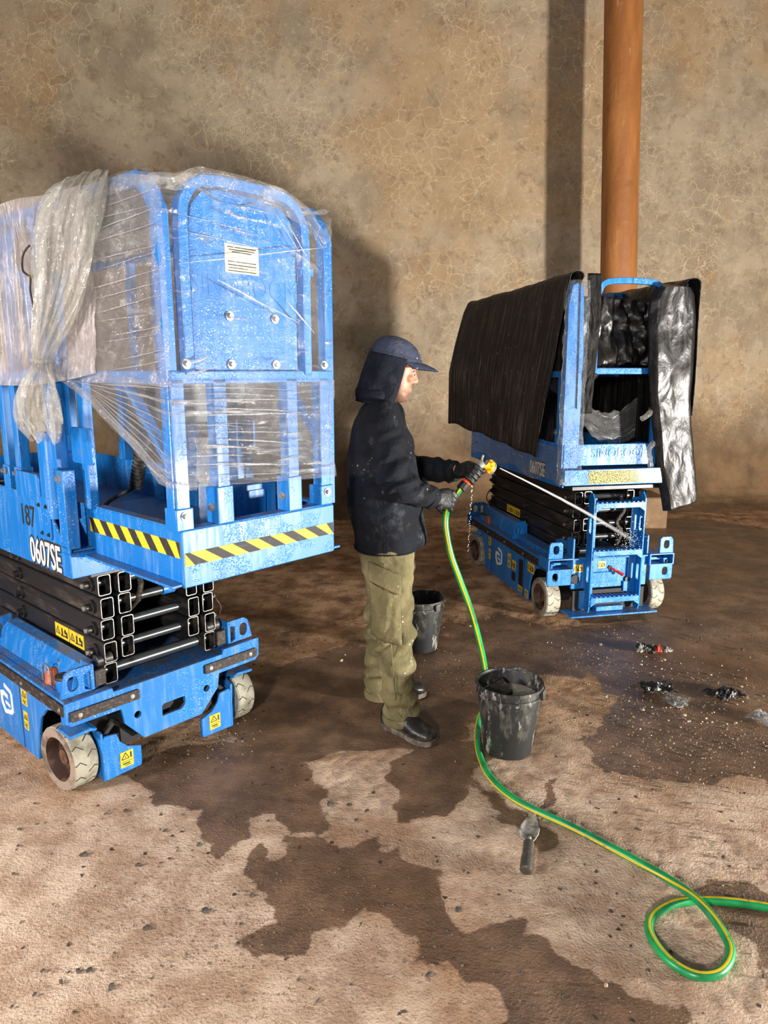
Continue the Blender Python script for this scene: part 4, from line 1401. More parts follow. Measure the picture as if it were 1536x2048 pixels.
# loose dark wire caught under the film
wire = catmull([(0.80, -0.41, 1.865), (0.765, -0.412, 1.85), (0.745, -0.412, 1.83), (0.745, -0.413, 1.80), (0.775, -0.414, 1.785), (0.80, -0.415, 1.775), (0.795, -0.417, 1.74), (0.805, -0.418, 1.70), (0.80, -0.415, 1.66)], 5)
o = MB().tube(wire, 0.0032, 6).build('loose_wire', MAT['bumper'])
o.matrix_world = MXA
tag(o, 'thin dark wire dangling beside the plastic bag on the near lift', 'wire')


# ------------------------------------------------------------------ black sheets on the far lift
def m_black(name, gloss, dusty, crink, spec=0.6):
    m = NT(name)
    co = m.coord('UV')
    n1 = m.noise(m.coord('UV', (1, 1, 1)), 5, 5, 0.6, 0.6)
    st = m.noise(m.coord('UV', (9, 0.7, 1)), 4, 6, 0.65)
    c = m.mix(m.ramp(st, 0.45, 0.68, 0, dusty), lin(18, 17, 17), lin(84, 72, 60))
    c = m.mix(m.ramp(m.noise(co, 16, 6, 0.7), 0.62, 0.70, 0, dusty), c, lin(150, 144, 132))
    v = m.voro(m.vadd(co, m.vscale(m.noisec(co, 6, 3), 0.16)), 7, 'DISTANCE_TO_EDGE')
    h = m.math('ADD', m.math('MULTIPLY', m.ramp(v, 0, 0.4), 0.5), n1)
    nr = m.bump(h, crink, 0.03)
    nr = m.bump(m.noise(co, 40, 4, 0.6, 1.5), crink * 0.6, 0.006, nr)
    m.bsdf(c, m.ramp(st, 0.4, 0.8, gloss, min(0.8, gloss + 0.25)), 0.0, nr, 0.0, spec)
    return m.mat


MAT['sheet_dusty'] = m_black('dusty_black_polythene', 0.55, 0.75, 0.3)
MAT['sheet_matte'] = m_black('dull_black_polythene', 0.55, 0.08, 0.4, 0.15)
MAT['sheet_gloss'] = m_black('crinkled_black_polythene', 0.30, 0.30, 0.45)
shL = empty('black_sheet', LB_LOC, LB_ROT)
tag(shL, 'dusty flat black plastic sheet hanging over the left rail of the far lift', 'plastic sheet')


def drape(root, name, xr, xl, zb, y_out, y_in, zi, mat, sgn, ztop=2.032, nu=70, nv=60, amp=0.010, seed=0, flare=0.0):
    """sheet folded over a side rail: inside hang, crest, outside hang"""
    def fn(u, v):
        if v < 0.28:
            t = v / 0.28
            z = zi(u) + (ztop - 0.03 - zi(u)) * t
            y = y_in + 0.01 * t
        elif v < 0.40:
            t = (v - 0.28) / 0.12
            a = math.pi * (1 - t)
            z = ztop - 0.03 + 0.03 * math.sin(a)
            ymid, half = (y_in + 0.01 + y_out) / 2, (y_out - y_in - 0.01) / 2
            y = ymid + half * math.cos(a)
        else:
            t = (v - 0.40) / 0.60
            z = ztop - 0.03 + (zb(u) - ztop + 0.03) * t
            y = y_out + 0.012 * math.sin(t * 2.4) + flare * u ** 3 * min(1, t * 1.8)
        zz = z if v >= 0.34 else ztop
        x = xr(zz if v >= 0.28 else ztop - 0.1) * (1 - u) + xl(zz) * u
        ph = mnoise.noise(Vector((x * 5, seed, z * 0.7))) + 0.5 * mnoise.noise(Vector((x * 13, seed + 4, z * 1.6)))
        y += amp * ph * (0.35 if 0.27 < v < 0.42 else 1.0)
        z += 0.010 * mnoise.noise(Vector((x * 6, seed + 8, 0.3))) * (1 if v > 0.27 else 0.3)
        return (x, sgn * y, z)
    mb = MB().grid(fn, nu, nv, (2.2, 1.7))
    return mb.build(name, mat, root, recalc=False, solid=0.002)


XR = [(0.97, -0.488), (1.451, -0.646), (2.036, -0.845)]
XL = [(1.05, 1.02), (1.428, 1.01), (1.70, 1.0), (1.837, 0.98), (1.95, 0.95), (2.0, 0.92), (2.045, 0.88)]
drape(shL, 'sheet', lambda z: interp(z, XR), lambda z: interp(z, XL), lambda u: 0.979 + 0.112 * u + 0.006 * math.sin(u * 23), 0.398, 0.312, lambda u: 1.29 + 0.5 * u, MAT['sheet_dusty'], 1, seed=1, amp=0.012, flare=0.10)

shR = empty('black_sheet', LB_LOC, LB_ROT)
tag(shR, 'shiny crinkled black plastic sheet hanging low over the right rail of the far lift', 'plastic sheet')
drape(shR, 'sheet', lambda z: -0.835, lambda z: 0.90, lambda u: 1.25 - 0.3 * u, 0.400, 0.300, lambda u: 1.02 + 0.05 * math.sin(u * 9), MAT['sheet_gloss'], -1, seed=5, amp=0.03, ztop=2.02)


def flap(u, v):
    # strip falling from the rear right corner, bellying outwards
    z = 2.005 + (0.68 + 0.065 * u - 2.005) * v
    yl = interp(z, [(0.68, -0.281), (0.935, -0.216), (1.2, -0.162), (1.52, -0.112), (1.75, -0.098), (1.89, -0.105), (1.96, -0.14), (2.01, -0.22)])
    yr = interp(z, [(0.745, -0.519), (1.047, -0.456), (1.338, -0.41), (1.62, -0.40), (1.8, -0.40), (1.93, -0.385), (2.01, -0.30)])
    y = yl + (yr - yl) * u
    x = -0.845 + 0.10 * max(0, u - 0.8) ** 2 * 12 + 0.05 * max(0, 0.12 - u) * 6
    x -= 0.026 * mnoise.noise(Vector((y * 6, z * 3.0, 2))) + 0.006 * mnoise.noise(Vector((y * 17, z * 9, 6))) + 0.02 * math.sin(u * math.pi)
    if v < 0.03:
        x += 0.25 * (0.03 - v) / 0.03
    return (x, y, z)


MAT['sheet_flap'] = m_black('smooth_black_polythene', 0.36, 0.14, 0.20, 0.5)
MB().grid(flap, 40, 90, (0.5, 1.4)).build('hanging_flap', MAT['sheet_flap'], shR, recalc=False, solid=0.002)


def bundle(u, v):
    # bunched part across the inside, behind the gate
    z = 1.93 - 0.02 * u + (interp(u, [(0, 1.36), (0.25, 1.47), (0.6, 1.55), (1, 1.52)]) - 1.93 + 0.02 * u) * v
    y = 0.275 - 0.56 * u
    x = -0.62 + 0.06 * mnoise.noise(Vector((u * 7, v * 3, 1))) + 0.03 * mnoise.noise(Vector((u * 17, v * 5, 4))) - 0.10 * (1 - u) * v
    return (x, y, z + 0.02 * mnoise.noise(Vector((u * 5, 2, 2))))


MB().grid(bundle, 44, 40, (0.7, 0.7)).build('bunched_fold', MAT['sheet_flap'], shR, recalc=False, solid=0.002)

# inside fold of the left sheet falling beside the gate, and the sheet closing the front
MB().grid(lambda u, v: (-0.800 + 0.012 * mnoise.noise(Vector((u * 4, v * 8, 3))), 0.283 - 0.080 * u - 0.01 * math.sin(v * 5), 2.03 - 0.765 * v), 14, 50, (0.3, 0.9)).build('inside_fold', MAT['sheet_matte'], shL, recalc=False, solid=0.002)
MB().grid(lambda u, v: (0.62 + 0.04 * mnoise.noise(Vector((u * 6, v * 4, 8))), 0.335 - 0.67 * u, 1.98 - 0.02 * math.sin(u * 3.1) - 1.02 * v), 40, 40, (0.8, 1.2)).build('front_fold', MAT['sheet_dusty'], shL, recalc=False, solid=0.002)
MAT['film_post'] = m_film('wrinkled_clear_wrap', 0.14, 0.7, lin(226, 230, 232), (5, 7), 11, 1.0, 0, 0.5, 0.45, 0.10)
wr = empty('clear_wrap', LB_LOC, LB_ROT)
tag(wr, 'wrinkled clear film around the rear left post of the far lift', 'plastic film')


def wrapf(u, v):
    t = 2 * math.pi * u
    z = 0.86 + 1.13 * v
    r = 0.044 + 0.014 * mnoise.noise(Vector((math.cos(t) * 2, math.sin(t) * 2, z * 9))) + 0.008 * mnoise.noise(Vector((math.cos(t) * 5, math.sin(t) * 5, z * 21)))
    return (-0.795 + r * 0.9 * math.cos(t), 0.335 + (r + 0.026) * math.sin(t), z)


MB().grid(wrapf, 40, 90, (0.5, 1.1)).build('post_wrap', MAT['film_post'], wr, recalc=False)
MB().grid(lambda u, v: (-0.80 + 1.78 * u, 0.386 + 0.006 * mnoise.noise(Vector((u * 30, v * 6, 3))), 0.845 + 0.05 * u + 0.02 * math.sin(u * 19) * (1 - v) + 0.22 * v), 90, 12, (2.1, 0.25)).build('side_wrap', MAT['film_low'], wr, recalc=False)
MB().grid(lambda u, v: (-0.74 + 0.12 * u, 0.28 - 0.46 * u, 1.36 - 0.10 * math.sin(u * 3) - 0.24 * v * (0.5 + 0.5 * u) + 0.02 * mnoise.noise(Vector((u * 9, v * 5, 1)))), 40, 20, (0.6, 0.3)).build('torn_wrap', MAT['film_low'], wr, recalc=False)
for k, (z0, pts_) in enumerate(((1.27, [(-0.795, -0.17, 1.285), (-0.81, -0.155, 1.27), (-0.82, -0.12, 1.245), (-0.825, -0.09, 1.232)]), (1.05, [(-0.80, -0.20, 1.10), (-0.815, -0.18, 1.085), (-0.825, -0.15, 1.05), (-0.83, -0.16, 0.985), (-0.835, -0.165, 0.95)]))):
    c = catmull(pts_, 6)
    mb = MB().tube(c, [0.014 + 0.010 * abs(mnoise.noise(Vector((i * 0.6, k, 0)))) for i in range(len(c))], 10)
    mb.uv = {i: ((i % 10) / 30, (i // 10) / 30) for i in range(len(mb.v))}
    o = mb.build('film_scrap', MAT['bag'])
    o.matrix_world = MXB
    tag(o, ('short white film scrap tied to the gate post of the far lift, upper one', 'longer white film scrap hanging from the gate post above the far ladder')[k], 'plastic scrap', 'film scraps on the gate post')

# ------------------------------------------------------------------ the worker
def remeshed(mb, name, voxel, smooth_it, mats, parent=None, disp=None, angle=180):
    me = mb.mesh(name, mats)
    ob = bpy.data.objects.new(name, me)
    r = ob.modifiers.new('r', 'REMESH')
    r.mode = 'VOXEL'
    r.voxel_size = voxel
    if smooth_it:
        s = ob.modifiers.new('s', 'SMOOTH')
        s.factor = 0.5
        s.iterations = smooth_it
    me2 = evaluated_mesh(ob)
    bpy.data.meshes.remove(me)
    me2.name = name
    if disp:
        nv_ = len(me2.vertices)
        co = np.empty(nv_ * 3, np.float32)
        nn = np.empty(nv_ * 3, np.float32)
        me2.vertices.foreach_get('co', co)
        me2.vertices.foreach_get('normal', nn)
        co = co.reshape(-1, 3)
        dd = np.array([disp(Vector(p)) for p in co.tolist()], np.float32)
        co = co + nn.reshape(-1, 3) * dd[:, None]
        me2.vertices.foreach_set('co', co.ravel())
    me2.polygons.foreach_set('use_smooth', [True] * len(me2.polygons))
    me2.update()
    o = bpy.data.objects.new(name, me2)
    COL.objects.link(o)
    if parent is not None:
        o.parent = parent
    return o


def ering(c, ax, ay, n=28, p=2.0):
    out = []
    for k in range(n):
        t = 2 * math.pi * k / n
        a, b = math.cos(t), math.sin(t)
        a = math.copysign(abs(a) ** (2 / p), a)
        b = math.copysign(abs(b) ** (2 / p), b)
        out.append(c + ax * a + ay * b)
    return out


def limb(mb, pts, rs, n=20, sub=5):
    pts = catmull(pts, sub)
    rr = [v.x for v in catmull([Vector((r, 0, 0)) for r in rs], sub)]
    mb.tube(pts, rr, n)


MAT['skin'] = None
m = NT('skin_with_stubble')
gn = m.n('ShaderNodeAttribute')
gn.attribute_name = 'stubble'
sk = m.mix(m.noise(m.coord('Object'), 40, 3), lin(158, 110, 86), lin(180, 132, 106))
sk = m.mix(m.math('MULTIPLY', gn.outputs['Fac'], m.ramp(m.noise(m.coord('Object'), 400, 2), 0.35, 0.6, 0.5, 0.95)), sk, lin(92, 68, 56))
m.bsdf(sk, 0.48, 0, m.bump(m.noise(m.coord('Object'), 300, 3), 0.15, 0.001))
MAT['skin'] = m.mat


def m_cloth(name, c1, c2, dust, amount, rough=0.85, weave=500):
    m = NT(name)
    co = m.coord('Object')
    c = m.mix(m.ramp(m.noise(co, 7, 5), 0.4, 0.65), c1, c2)
    d = m.math('MULTIPLY', m.ramp(m.noise(co, 9, 6, 0.7), 0.56, 0.70), amount)
    c = m.mix(d, c, dust)
    sp = m.math('MULTIPLY', m.ramp(m.voro(m.vadd(co, m.vscale(m.noisec(co, 60), 0.01)), 42), 0.20, 0.12), m.ramp(m.noise(co, 5, 4), 0.57, 0.66))
    c = m.mix(m.math('MULTIPLY', sp, min(1, amount * 2)), c, lin(196, 192, 178))
    nr = m.bump(m.noise(co, weave, 2), 0.2, 0.001)
    nr = m.bump(m.noise(co, 22, 4, 0.6, 0.8), 0.5, 0.02, nr)
    m.bsdf(c, rough, 0, nr, 0, 0.25)
    return m.mat


MAT['jacket'] = m_cloth('navy_work_jacket', lin(10, 13, 20), lin(16, 21, 31), lin(84, 90, 94), 0.38)
MAT['cap'] = m_cloth('faded_navy_cap', lin(44, 50, 68), lin(60, 66, 84), lin(120, 120, 124), 0.3)
MAT['flap'] = m_cloth('navy_neck_flap', lin(14, 18, 28), lin(22, 27, 40), lin(80, 84, 90), 0.15)
MAT['trousers'] = m_cloth('olive_work_trousers', lin(92, 86, 58), lin(118, 110, 78), lin(156, 148, 112), 0.5)
MAT['glove'] = simple('black_wet_glove', lin(18, 19, 20), 0.45, 0, lin(46, 47, 47), 30, 0.55, 0.72, (1, 1, 1), 0.6, 140, 0.004)
MAT['boot'] = simple('black_leather_boot', lin(28, 26, 24), 0.38, 0, lin(70, 64, 56), 14, 0.5, 0.72, (1, 1, 1), 0.3, 60, 0.004)
MAT['sole'] = simple('muddy_boot_sole', lin(66, 60, 52), 0.7, 0, lin(110, 102, 88), 20)
MAT['hair'] = simple('dark_brow_hair', lin(30, 22, 18), 0.7)
MAT['eye_white'] = simple('eye_white', lin(150, 140, 130), 0.3)
MAT['iris'] = simple('dark_iris', lin(34, 24, 18), 0.2)

DM = 2.86
# head frame
HR = (Matrix.Rotation(R(6), 4, 'Z') @ Matrix.Rotation(R(13), 4, 'Y')).to_3x3()
HS = 0.97
nose = at(838, 764, DM)
HC = nose - HR @ Vector((0.110, 0, -0.014)) * HS


def hp(x, y, z):
    return HC + HR @ Vector((x, y, z)) * HS


body = MB()
hx, hy, hz = HR @ Vector((1, 0, 0)) * HS, HR @ Vector((0, 1, 0)) * HS, HR @ Vector((0, 0, 1)) * HS
rows = [(-0.113, 0.052, 0.000, 0.018), (-0.108, 0.068, -0.012, 0.030), (-0.097, 0.078, -0.03, 0.042), (-0.082, 0.080, -0.05, 0.052), (-0.070, 0.075, -0.062, 0.058), (-0.058, 0.081, -0.072, 0.062), (-0.044, 0.083, -0.078, 0.065),
        (-0.030, 0.082, -0.085, 0.067), (-0.010, 0.083, -0.092, 0.069), (0.012, 0.080, -0.096, 0.071), (0.026, 0.084, -0.098, 0.072), (0.038, 0.089, -0.099, 0.073), (0.060, 0.086, -0.099, 0.073), (0.085, 0.068, -0.088, 0.066), (0.104, 0.034, -0.055, 0.045)]
body.loft([ering(HC + hx * ((f + b) / 2) + hz * z, hx * ((f - b) / 2), hy * w, 36, 2.25) for z, f, b, w in rows])
# nose, brow ridge, lips, chin, cheek bones, ears
body.loft([ering(hp(x, 0, z), hx * rx, hy * ry, 14) for x, z, rx, ry in ((0.078, 0.030, 0.008, 0.007), (0.082, 0.020, 0.009, 0.007), (0.086, 0.008, 0.011, 0.008), (0.091, -0.004, 0.013, 0.009), (0.0955, -0.013, 0.0135, 0.0105), (0.094, -0.020, 0.012, 0.012), (0.087, -0.026, 0.008, 0.010))])
for s in (-1, 1):
    body.ell(hp(0.084, s * 0.011, -0.020), 0.009, 0.006, 0.0065)
    body.ell(hp(0.075, s * 0.026, 0.034), 0.014, 0.022, 0.007)
    body.ell(hp(0.062, s * 0.046, -0.010), 0.016, 0.014, 0.014)
    body.ell(hp(-0.012, s * 0.072, 0.005), 0.018, 0.008, 0.030)
body.ell(hp(0.080, 0, -0.049), 0.009, 0.022, 0.0055)
body.ell(hp(0.079, 0, -0.061), 0.009, 0.019, 0.006)
body.ell(hp(0.070, 0, -0.092), 0.014, 0.018, 0.014)
# neck and trunk, kept inside the clothing
neck_b = at(762, 812, DM)
limb(body, [hp(-0.02, 0, -0.04), hp(-0.028, 0, -0.09), neck_b, at(765, 850, DM)], [0.055, 0.055, 0.06, 0.08])
TOR = [(1120, 722, 832, 0.155, 2.87), (1092, 712, 834, 0.178, 2.87), (1060, 706, 842, 0.182, 2.87), (1010, 697, 845, 0.188, 2.87), (960, 693, 839, 0.192, 2.87), (910, 695, 830, 0.200, 2.87), (870, 700, 820, 0.205, 2.87), (838, 709, 808, 0.200, 2.87), (812, 722, 796, 0.172, 2.87), (795, 738, 790, 0.115, 2.87)]


def trunk(mb, rows, shrink):
    rings = []
    for py, l, r, hw, d in rows:
        a, b = at(l, py, d), at(r, py, d)
        rings.append(ering((a + b) / 2, (b - a) / 2 * shrink, Vector((0, hw * shrink, 0)), 36, 2.4))
    mb.loft(rings)


trunk(body, TOR, 0.86)
NS, NE, NW = at(760, 846, 2.70), at(793, 968, 2.585), at(866, 997, 2.70)
FS, FE, FW = at(775, 845, 3.04), at(812, 935, 3.14), at(914, 943, 3.00)
N_ARM = [at(765, 828, 2.78), NS, NS.lerp(NE, 0.5), NE, NE.lerp(NW, 0.5), NW]
F_ARM = [at(775, 830, 2.95), FS, FS.lerp(FE, 0.5), FE, FE.lerp(FW, 0.5), FW]
limb(body, N_ARM, [0.05, 0.055, 0.05, 0.042, 0.038, 0.03])
limb(body, F_ARM, [0.05, 0.055, 0.05, 0.042, 0.038, 0.03])
N_LEG = [at(772, 1085, 2.79), at(778, 1130, 2.78), at(784, 1200, 2.775), at(790, 1260, 2.775), at(796, 1340, 2.785), at(799, 1400, 2.79), at(801, 1436, 2.79)]
F_LEG = [at(776, 1085, 2.95), at(774, 1130, 2.96), at(772, 1200, 2.985), at(768, 1260, 3.01), at(764, 1330, 3.035), at(763, 1360, 3.045), at(762, 1386, 3.05)]
limb(body, N_LEG, [0.08, 0.078, 0.066, 0.055, 0.045, 0.04, 0.04])
limb(body, F_LEG, [0.08, 0.078, 0.066, 0.055, 0.045, 0.04, 0.04])
person = remeshed(body, 'person', 0.0042, 2, MAT['skin'])
tag(person, 'worker in navy jacket, olive trousers and cap aiming a spray gun', 'person')
ha = person.data.attributes.new('stubble', 'FLOAT', 'POINT')
iv = HR.inverted()
vals = []
for v in person.data.vertices:
    q = (iv @ (v.co - HC)) / HS
    f = 0.0
    if q.z > -0.16:
        f = max(0, min(1, (-0.052 - q.z) / 0.03)) * max(0, min(1, (q.x + 0.04) / 0.04))
        if -0.044 < q.z < -0.030 and abs(q.y) < 0.03 and q.x > 0.06:
            f = max(f, 0.55)
        jaw = max(0, min(1, (-0.01 - q.z) / 0.05)) * max(0, min(1, (0.050 - q.x) / 0.03))
        f = max(f, 0.6 * jaw) if q.x > -0.04 else f
    vals.append(f)
ha.data.foreach_set('value', vals)
for s in (-1, 1):
    e = MB().ell(hp(0.069, s * 0.030, 0.013), 0.0125, 0.0125, 0.0115)
    eo = e.build('eye', MAT['eye_white'], person)
    MB().ell(hp(0.0795, s * 0.0305, 0.011), 0.003, 0.006, 0.006).build('iris', MAT['iris'], eo)
    MB().tube([hp(0.0775, s * 0.020, 0.022), hp(0.0805, s * 0.030, 0.0235), hp(0.074, s * 0.042, 0.018)], [0.002, 0.0035, 0.002], 8).build('eyelid', MAT['skin'], person)
    MB().tube(catmull([hp(0.088, s * 0.012, 0.036), hp(0.087, s * 0.026, 0.041), hp(0.078, s * 0.042, 0.040), hp(0.066, s * 0.053, 0.034)], 4), [0.002] + [0.0042] * 11 + [0.002], 8).build('eyebrow', MAT['hair'], person)

# jacket
jk = MB()
trunk(jk, TOR[1:], 1.0)
limb(jk, N_ARM, [0.062, 0.072, 0.070, 0.064, 0.056, 0.044])
limb(jk, F_ARM, [0.070, 0.080, 0.072, 0.064, 0.056, 0.044])
# flared front flap at the hem
jk.loft([ering(at(px, py, 2.88), Vector((rx, 0, 0)), Vector((0, ry, 0)), 20, 2.4) for px, py, rx, ry in ((818, 985, 0.03, 0.10), (825, 1030, 0.045, 0.11), (830, 1075, 0.05, 0.12), (832, 1084, 0.045, 0.115))])


def jfold(co):
    a = mnoise.noise(Vector((co.x * 9, co.y * 6, co.z * 14))) * 0.008
    d = (co - NE).length
    w = math.exp(-(d / 0.16) ** 2)
    a += w * 0.009 * math.sin((co.x * 0.55 - co.z * 0.85) * 110 + 3 * mnoise.noise(co * 14))
    h = max(0, 1 - abs(co.z - 0.93) / 0.16)
    a += h * 0.009 * mnoise.noise(Vector((co.x * 13 + co.z * 12, co.y * 6, co.z * 16)))
    d2 = (co - FW).length
    a += math.exp(-(d2 / 0.18) ** 2) * 0.006 * math.sin(co.x * 120 + 3 * mnoise.noise(co * 12))
    return a


jo = remeshed(jk, 'jacket', 0.0065, 4, MAT['jacket'], person, jfold)
# hem seam and sleeve cuffs
rings_l = [(1089, 711, 833), (1081, 709, 836)]
hm = MB()
for py, l, r in rings_l:
    a, b = at(l, py, 2.87), at(r, py, 2.87)
hm.tube([p for p in ering((at(711, 1089, 2.87) + at(833, 1089, 2.87)) / 2, (at(833, 1089, 2.87) - at(711, 1089, 2.87)) / 2 * 1.02, Vector((0, 0.183, 0)), 40, 2.4)] + [ering((at(711, 1089, 2.87) + at(833, 1089, 2.87)) / 2, (at(833, 1089, 2.87) - at(711, 1089, 2.87)) / 2 * 1.02, Vector((0, 0.183, 0)), 40, 2.4)[0]], 0.004, 6)
hm.build('hem', MAT['jacket'], person)
for wpt, el in ((NW, NE), (FW, FE)):
    d = (wpt - el).normalized()
    MB().tube([wpt - d * 0.03, wpt - d * 0.005], [0.047, 0.046], 24).build('cuff', MAT['jacket'], person)

# trousers
tr = MB()
trunk(tr, [(1040, 716, 832, 0.158, 2.87), (1100, 720, 833, 0.165, 2.87), (1130, 724, 833, 0.160, 2.87), (1150, 735, 830, 0.145, 2.87)], 1.0)
limb(tr, N_LEG, [0.100, 0.104, 0.094, 0.082, 0.074, 0.073, 0.070])
limb(tr, F_LEG, [0.098, 0.100, 0.090, 0.082, 0.076, 0.075, 0.070])


def tfold(co):
    a = 0.013 * mnoise.noise(Vector((co.x * 10 + co.z * 7, co.y * 7, co.z * 11))) + 0.006 * mnoise.noise(Vector((co.x * 24 + co.z * 18, co.y * 16, co.z * 26)))
    k = math.exp(-((co.z - 0.42) / 0.16) ** 2)
    a += k * 0.013 * math.sin((co.z * 0.8 - co.x * 0.9) * 60 + 3 * mnoise.noise(co * 8))
    k = math.exp(-((co.z - 0.14) / 0.08) ** 2)
    a += k * 0.008 * math.sin(co.z * 90 + 4 * mnoise.noise(co * 9))
    return a


to = remeshed(tr, 'trousers', 0.0065, 3, MAT['trousers'], person, tfold)
# cargo pocket on the near thigh, with its flap and seams
def on_leg(px, py, out=0.0):
    """point on the camera side of the near trouser leg"""
    z = at(px, py, 2.70).z
    cpts = catmull(N_LEG, 6)
    c = min(cpts, key=lambda q: abs(q.z - z))
    rr = interp(c.z, [(0.1, 0.072), (0.35, 0.082), (0.5, 0.094), (0.65, 0.104), (0.9, 0.10)]) + 0.006 + out
    p = at(px, py, c.y - rr)
    dx = max(-0.97, min(0.97, (p.x - c.x) / rr))
    return Vector((c.x + dx * rr, c.y - rr * math.sqrt(1 - dx * dx), p.z))


MB().grid(lambda u, v: on_leg(738 + 62 * u + 4 * v, 1168 + 22 * u + (112 - 10 * u) * v, 0.006 + 0.012 * math.sin(math.pi * min(1, v * 1.02)) * math.sin(math.pi * u) + 0.014 * mnoise.noise(Vector((u * 5 + v * 2, v * 4, 1)))), 18, 24).build('cargo_pocket', MAT['trousers'], person, solid=0.004)
MB().grid(lambda u, v: on_leg(736 + 66 * u, 1126 + 24 * u + (38 + 4 * u) * v, 0.014 + 0.006 * v), 16, 10).build('pocket_flap', MAT['trousers'], person, solid=0.003)
for seam in ([(779, 1128), (781, 1150), (782, 1200), (782, 1270), (786, 1340), (790, 1400)],):
    MB().tube(catmull([on_leg(x, y, 0.004) for x, y in seam], 4), 0.003, 6).build('seam', MAT['trousers'], person)
for leg, rr in ((N_LEG, 0.075), (F_LEG, 0.075)):
    c = leg[-1]
    MB().tube([c + Vector((0, 0, 0.022)), c + Vector((0, 0, 0.002)), c + Vector((0, 0, -0.012))], [rr + 0.002, rr + 0.004, rr], 26).build('trouser_hem', MAT['trousers'], person)


def boot(heel, toe, nm='boot'):
    heel, toe = Vector((heel.x, heel.y, 0)), Vector((toe.x, toe.y, 0))
    d = (toe - heel).normalized()
    L = 0.275
    mid = (heel + toe) / 2
    h0 = mid - d * L / 2
    s = Vector((-d.y, d.x, 0))
    up = Vector((0, 0, 1))
    mb = MB()
    tabs = [(0.0, 0.024, 0.070), (0.03, 0.034, 0.105), (0.12, 0.040, 0.15), (0.25, 0.043, 0.16), (0.36, 0.043, 0.145), (0.46, 0.044, 0.112), (0.58, 0.047, 0.088), (0.72, 0.050, 0.074), (0.85, 0.047, 0.066), (0.94, 0.036, 0.055), (0.985, 0.020, 0.042)]
    rings = []
    for t, w, h in tabs:
        c = h0 + d * (L * t)
        ring = []
        for k in range(20):
            a = 2 * math.pi * k / 20
            y, z = math.cos(a), math.sin(a)
            y = math.copysign(abs(y) ** 0.75, y)
            zz = 0.016 + (h - 0.016) * (0.5 + 0.5 * math.copysign(abs(z) ** 0.8, z))
            ww = w * (1 - 0.28 * max(0, z))
            ring.append(c + s * (ww * y) + up * zz)
        rings.append(ring)
    mb.loft(rings)
    bo = remeshed(mb, nm, 0.005, 3, MAT['boot'], person)
    out = []
    for t, w in [(0.0, 0.022), (0.04, 0.034), (0.15, 0.041), (0.35, 0.041), (0.5, 0.043), (0.7, 0.053), (0.85, 0.051), (0.95, 0.036), (1.0, 0.018)]:
        out.append((t, w))
    poly = [h0 + d * (L * (t * 1.02 - 0.01)) + s * (w + 0.004) for t, w in out] + [h0 + d * (L * (t * 1.02 - 0.01)) - s * (w + 0.004) for t, w in reversed(out)]
    MB().prism([(p.x, p.y) for p in poly], 'z', 0.0, 0.024).build('sole', MAT['sole'], bo, 0.004)
    return bo


boot(ground(775, 1450), ground(860, 1487))
boot(ground(735, 1395), ground(850, 1388))

# cap with brim, neck flap, rolled hood and draw cord
cp = MB()
cp.loft([ering(hp(x, 0, z), hx * rx, hy * ry, 36, 2.1) for z, x, rx, ry in ((0.046, -0.006, 0.104, 0.083), (0.058, -0.006, 0.106, 0.085), (0.075, -0.008, 0.103, 0.084), (0.094, -0.010, 0.096, 0.080), (0.111, -0.013, 0.084, 0.072), (0.125, -0.016, 0.066, 0.059), (0.135, -0.018, 0.044, 0.041), (0.140, -0.019, 0.018, 0.018))])
cap = cp.build('cap', MAT['cap'], person)
MB().tube([hp(-0.006 + 0.1085 * math.cos(t), 0.0865 * math.sin(t), 0.068) for t in [2 * math.pi * k / 36 for k in range(37)]], 0.0025, 6).build('cap_seam', MAT['cap'], cap)


def brim(u, v):
    a = (u - 0.5) * 2
    t = a * R(72)
    r0x, r0y = 0.102, 0.085
    r1 = 0.080 * (1 - 0.45 * a * a)
    x = -0.004 + r0x * math.cos(t) + r1 * v * (1 - 0.25 * abs(a))
    y = r0y * math.sin(t) * (1 - 0.03 * v)
    z = 0.060 - 0.012 * v * v - 0.016 * a * a - 0.004 * v
    return hp(x, y, z)


MB().grid(brim, 24, 10).build('brim', MAT['cap'], cap, solid=0.005)


def neckflap(u, v):
    a = (u - 0.5) * 2
    t = math.pi + a * R(112 - 2 * v)
    rx = 0.106 + 0.012 * math.sin(v * 2.6) - 0.012 * v
    ry = 0.087 + 0.010 * v
    x = -0.008 + rx * math.cos(t) - 0.012 * v
    y = ry * math.sin(t)
    z = 0.060 - 0.206 * v + 0.004 * abs(a) * v
    w = 0.008 * mnoise.noise(Vector((a * 3, v * 4, 3))) * v + 0.006 * math.sin(a * 14 + v * 2) * v
    return hp(x + w * math.cos(t), y + w * math.sin(t), z)


MB().grid(neckflap, 60, 24).build('neck_flap', MAT['flap'], person, solid=0.003)
hood = []
for k in range(29):
    t = 2 * math.pi * k / 28
    c = at(754, 790, DM)
    hood.append(Vector((c.x + 0.060 * math.cos(t), c.y + 0.095 * math.sin(t), c.z - 0.004 - 0.012 * math.cos(t) + 0.006 * math.sin(3 * t))))
MB().tube(hood, [0.025 - 0.008 * math.cos(2 * math.pi * k / 28) * (1 if math.cos(2 * math.pi * k / 28) > 0 else 0.4) + 0.003 * math.sin(k * 2.1) for k in range(29)], 14).build('rolled_hood', MAT['flap'], person)
MB().tube(catmull([hp(-0.105, -0.04, 0.046), hp(-0.125, -0.045, 0.058), hp(-0.142, -0.045, 0.066), hp(-0.146, -0.04, 0.060), hp(-0.130, -0.038, 0.050), hp(-0.104, -0.04, 0.044)], 5), 0.0016, 6).build('draw_cord', MAT['glove'], cap)


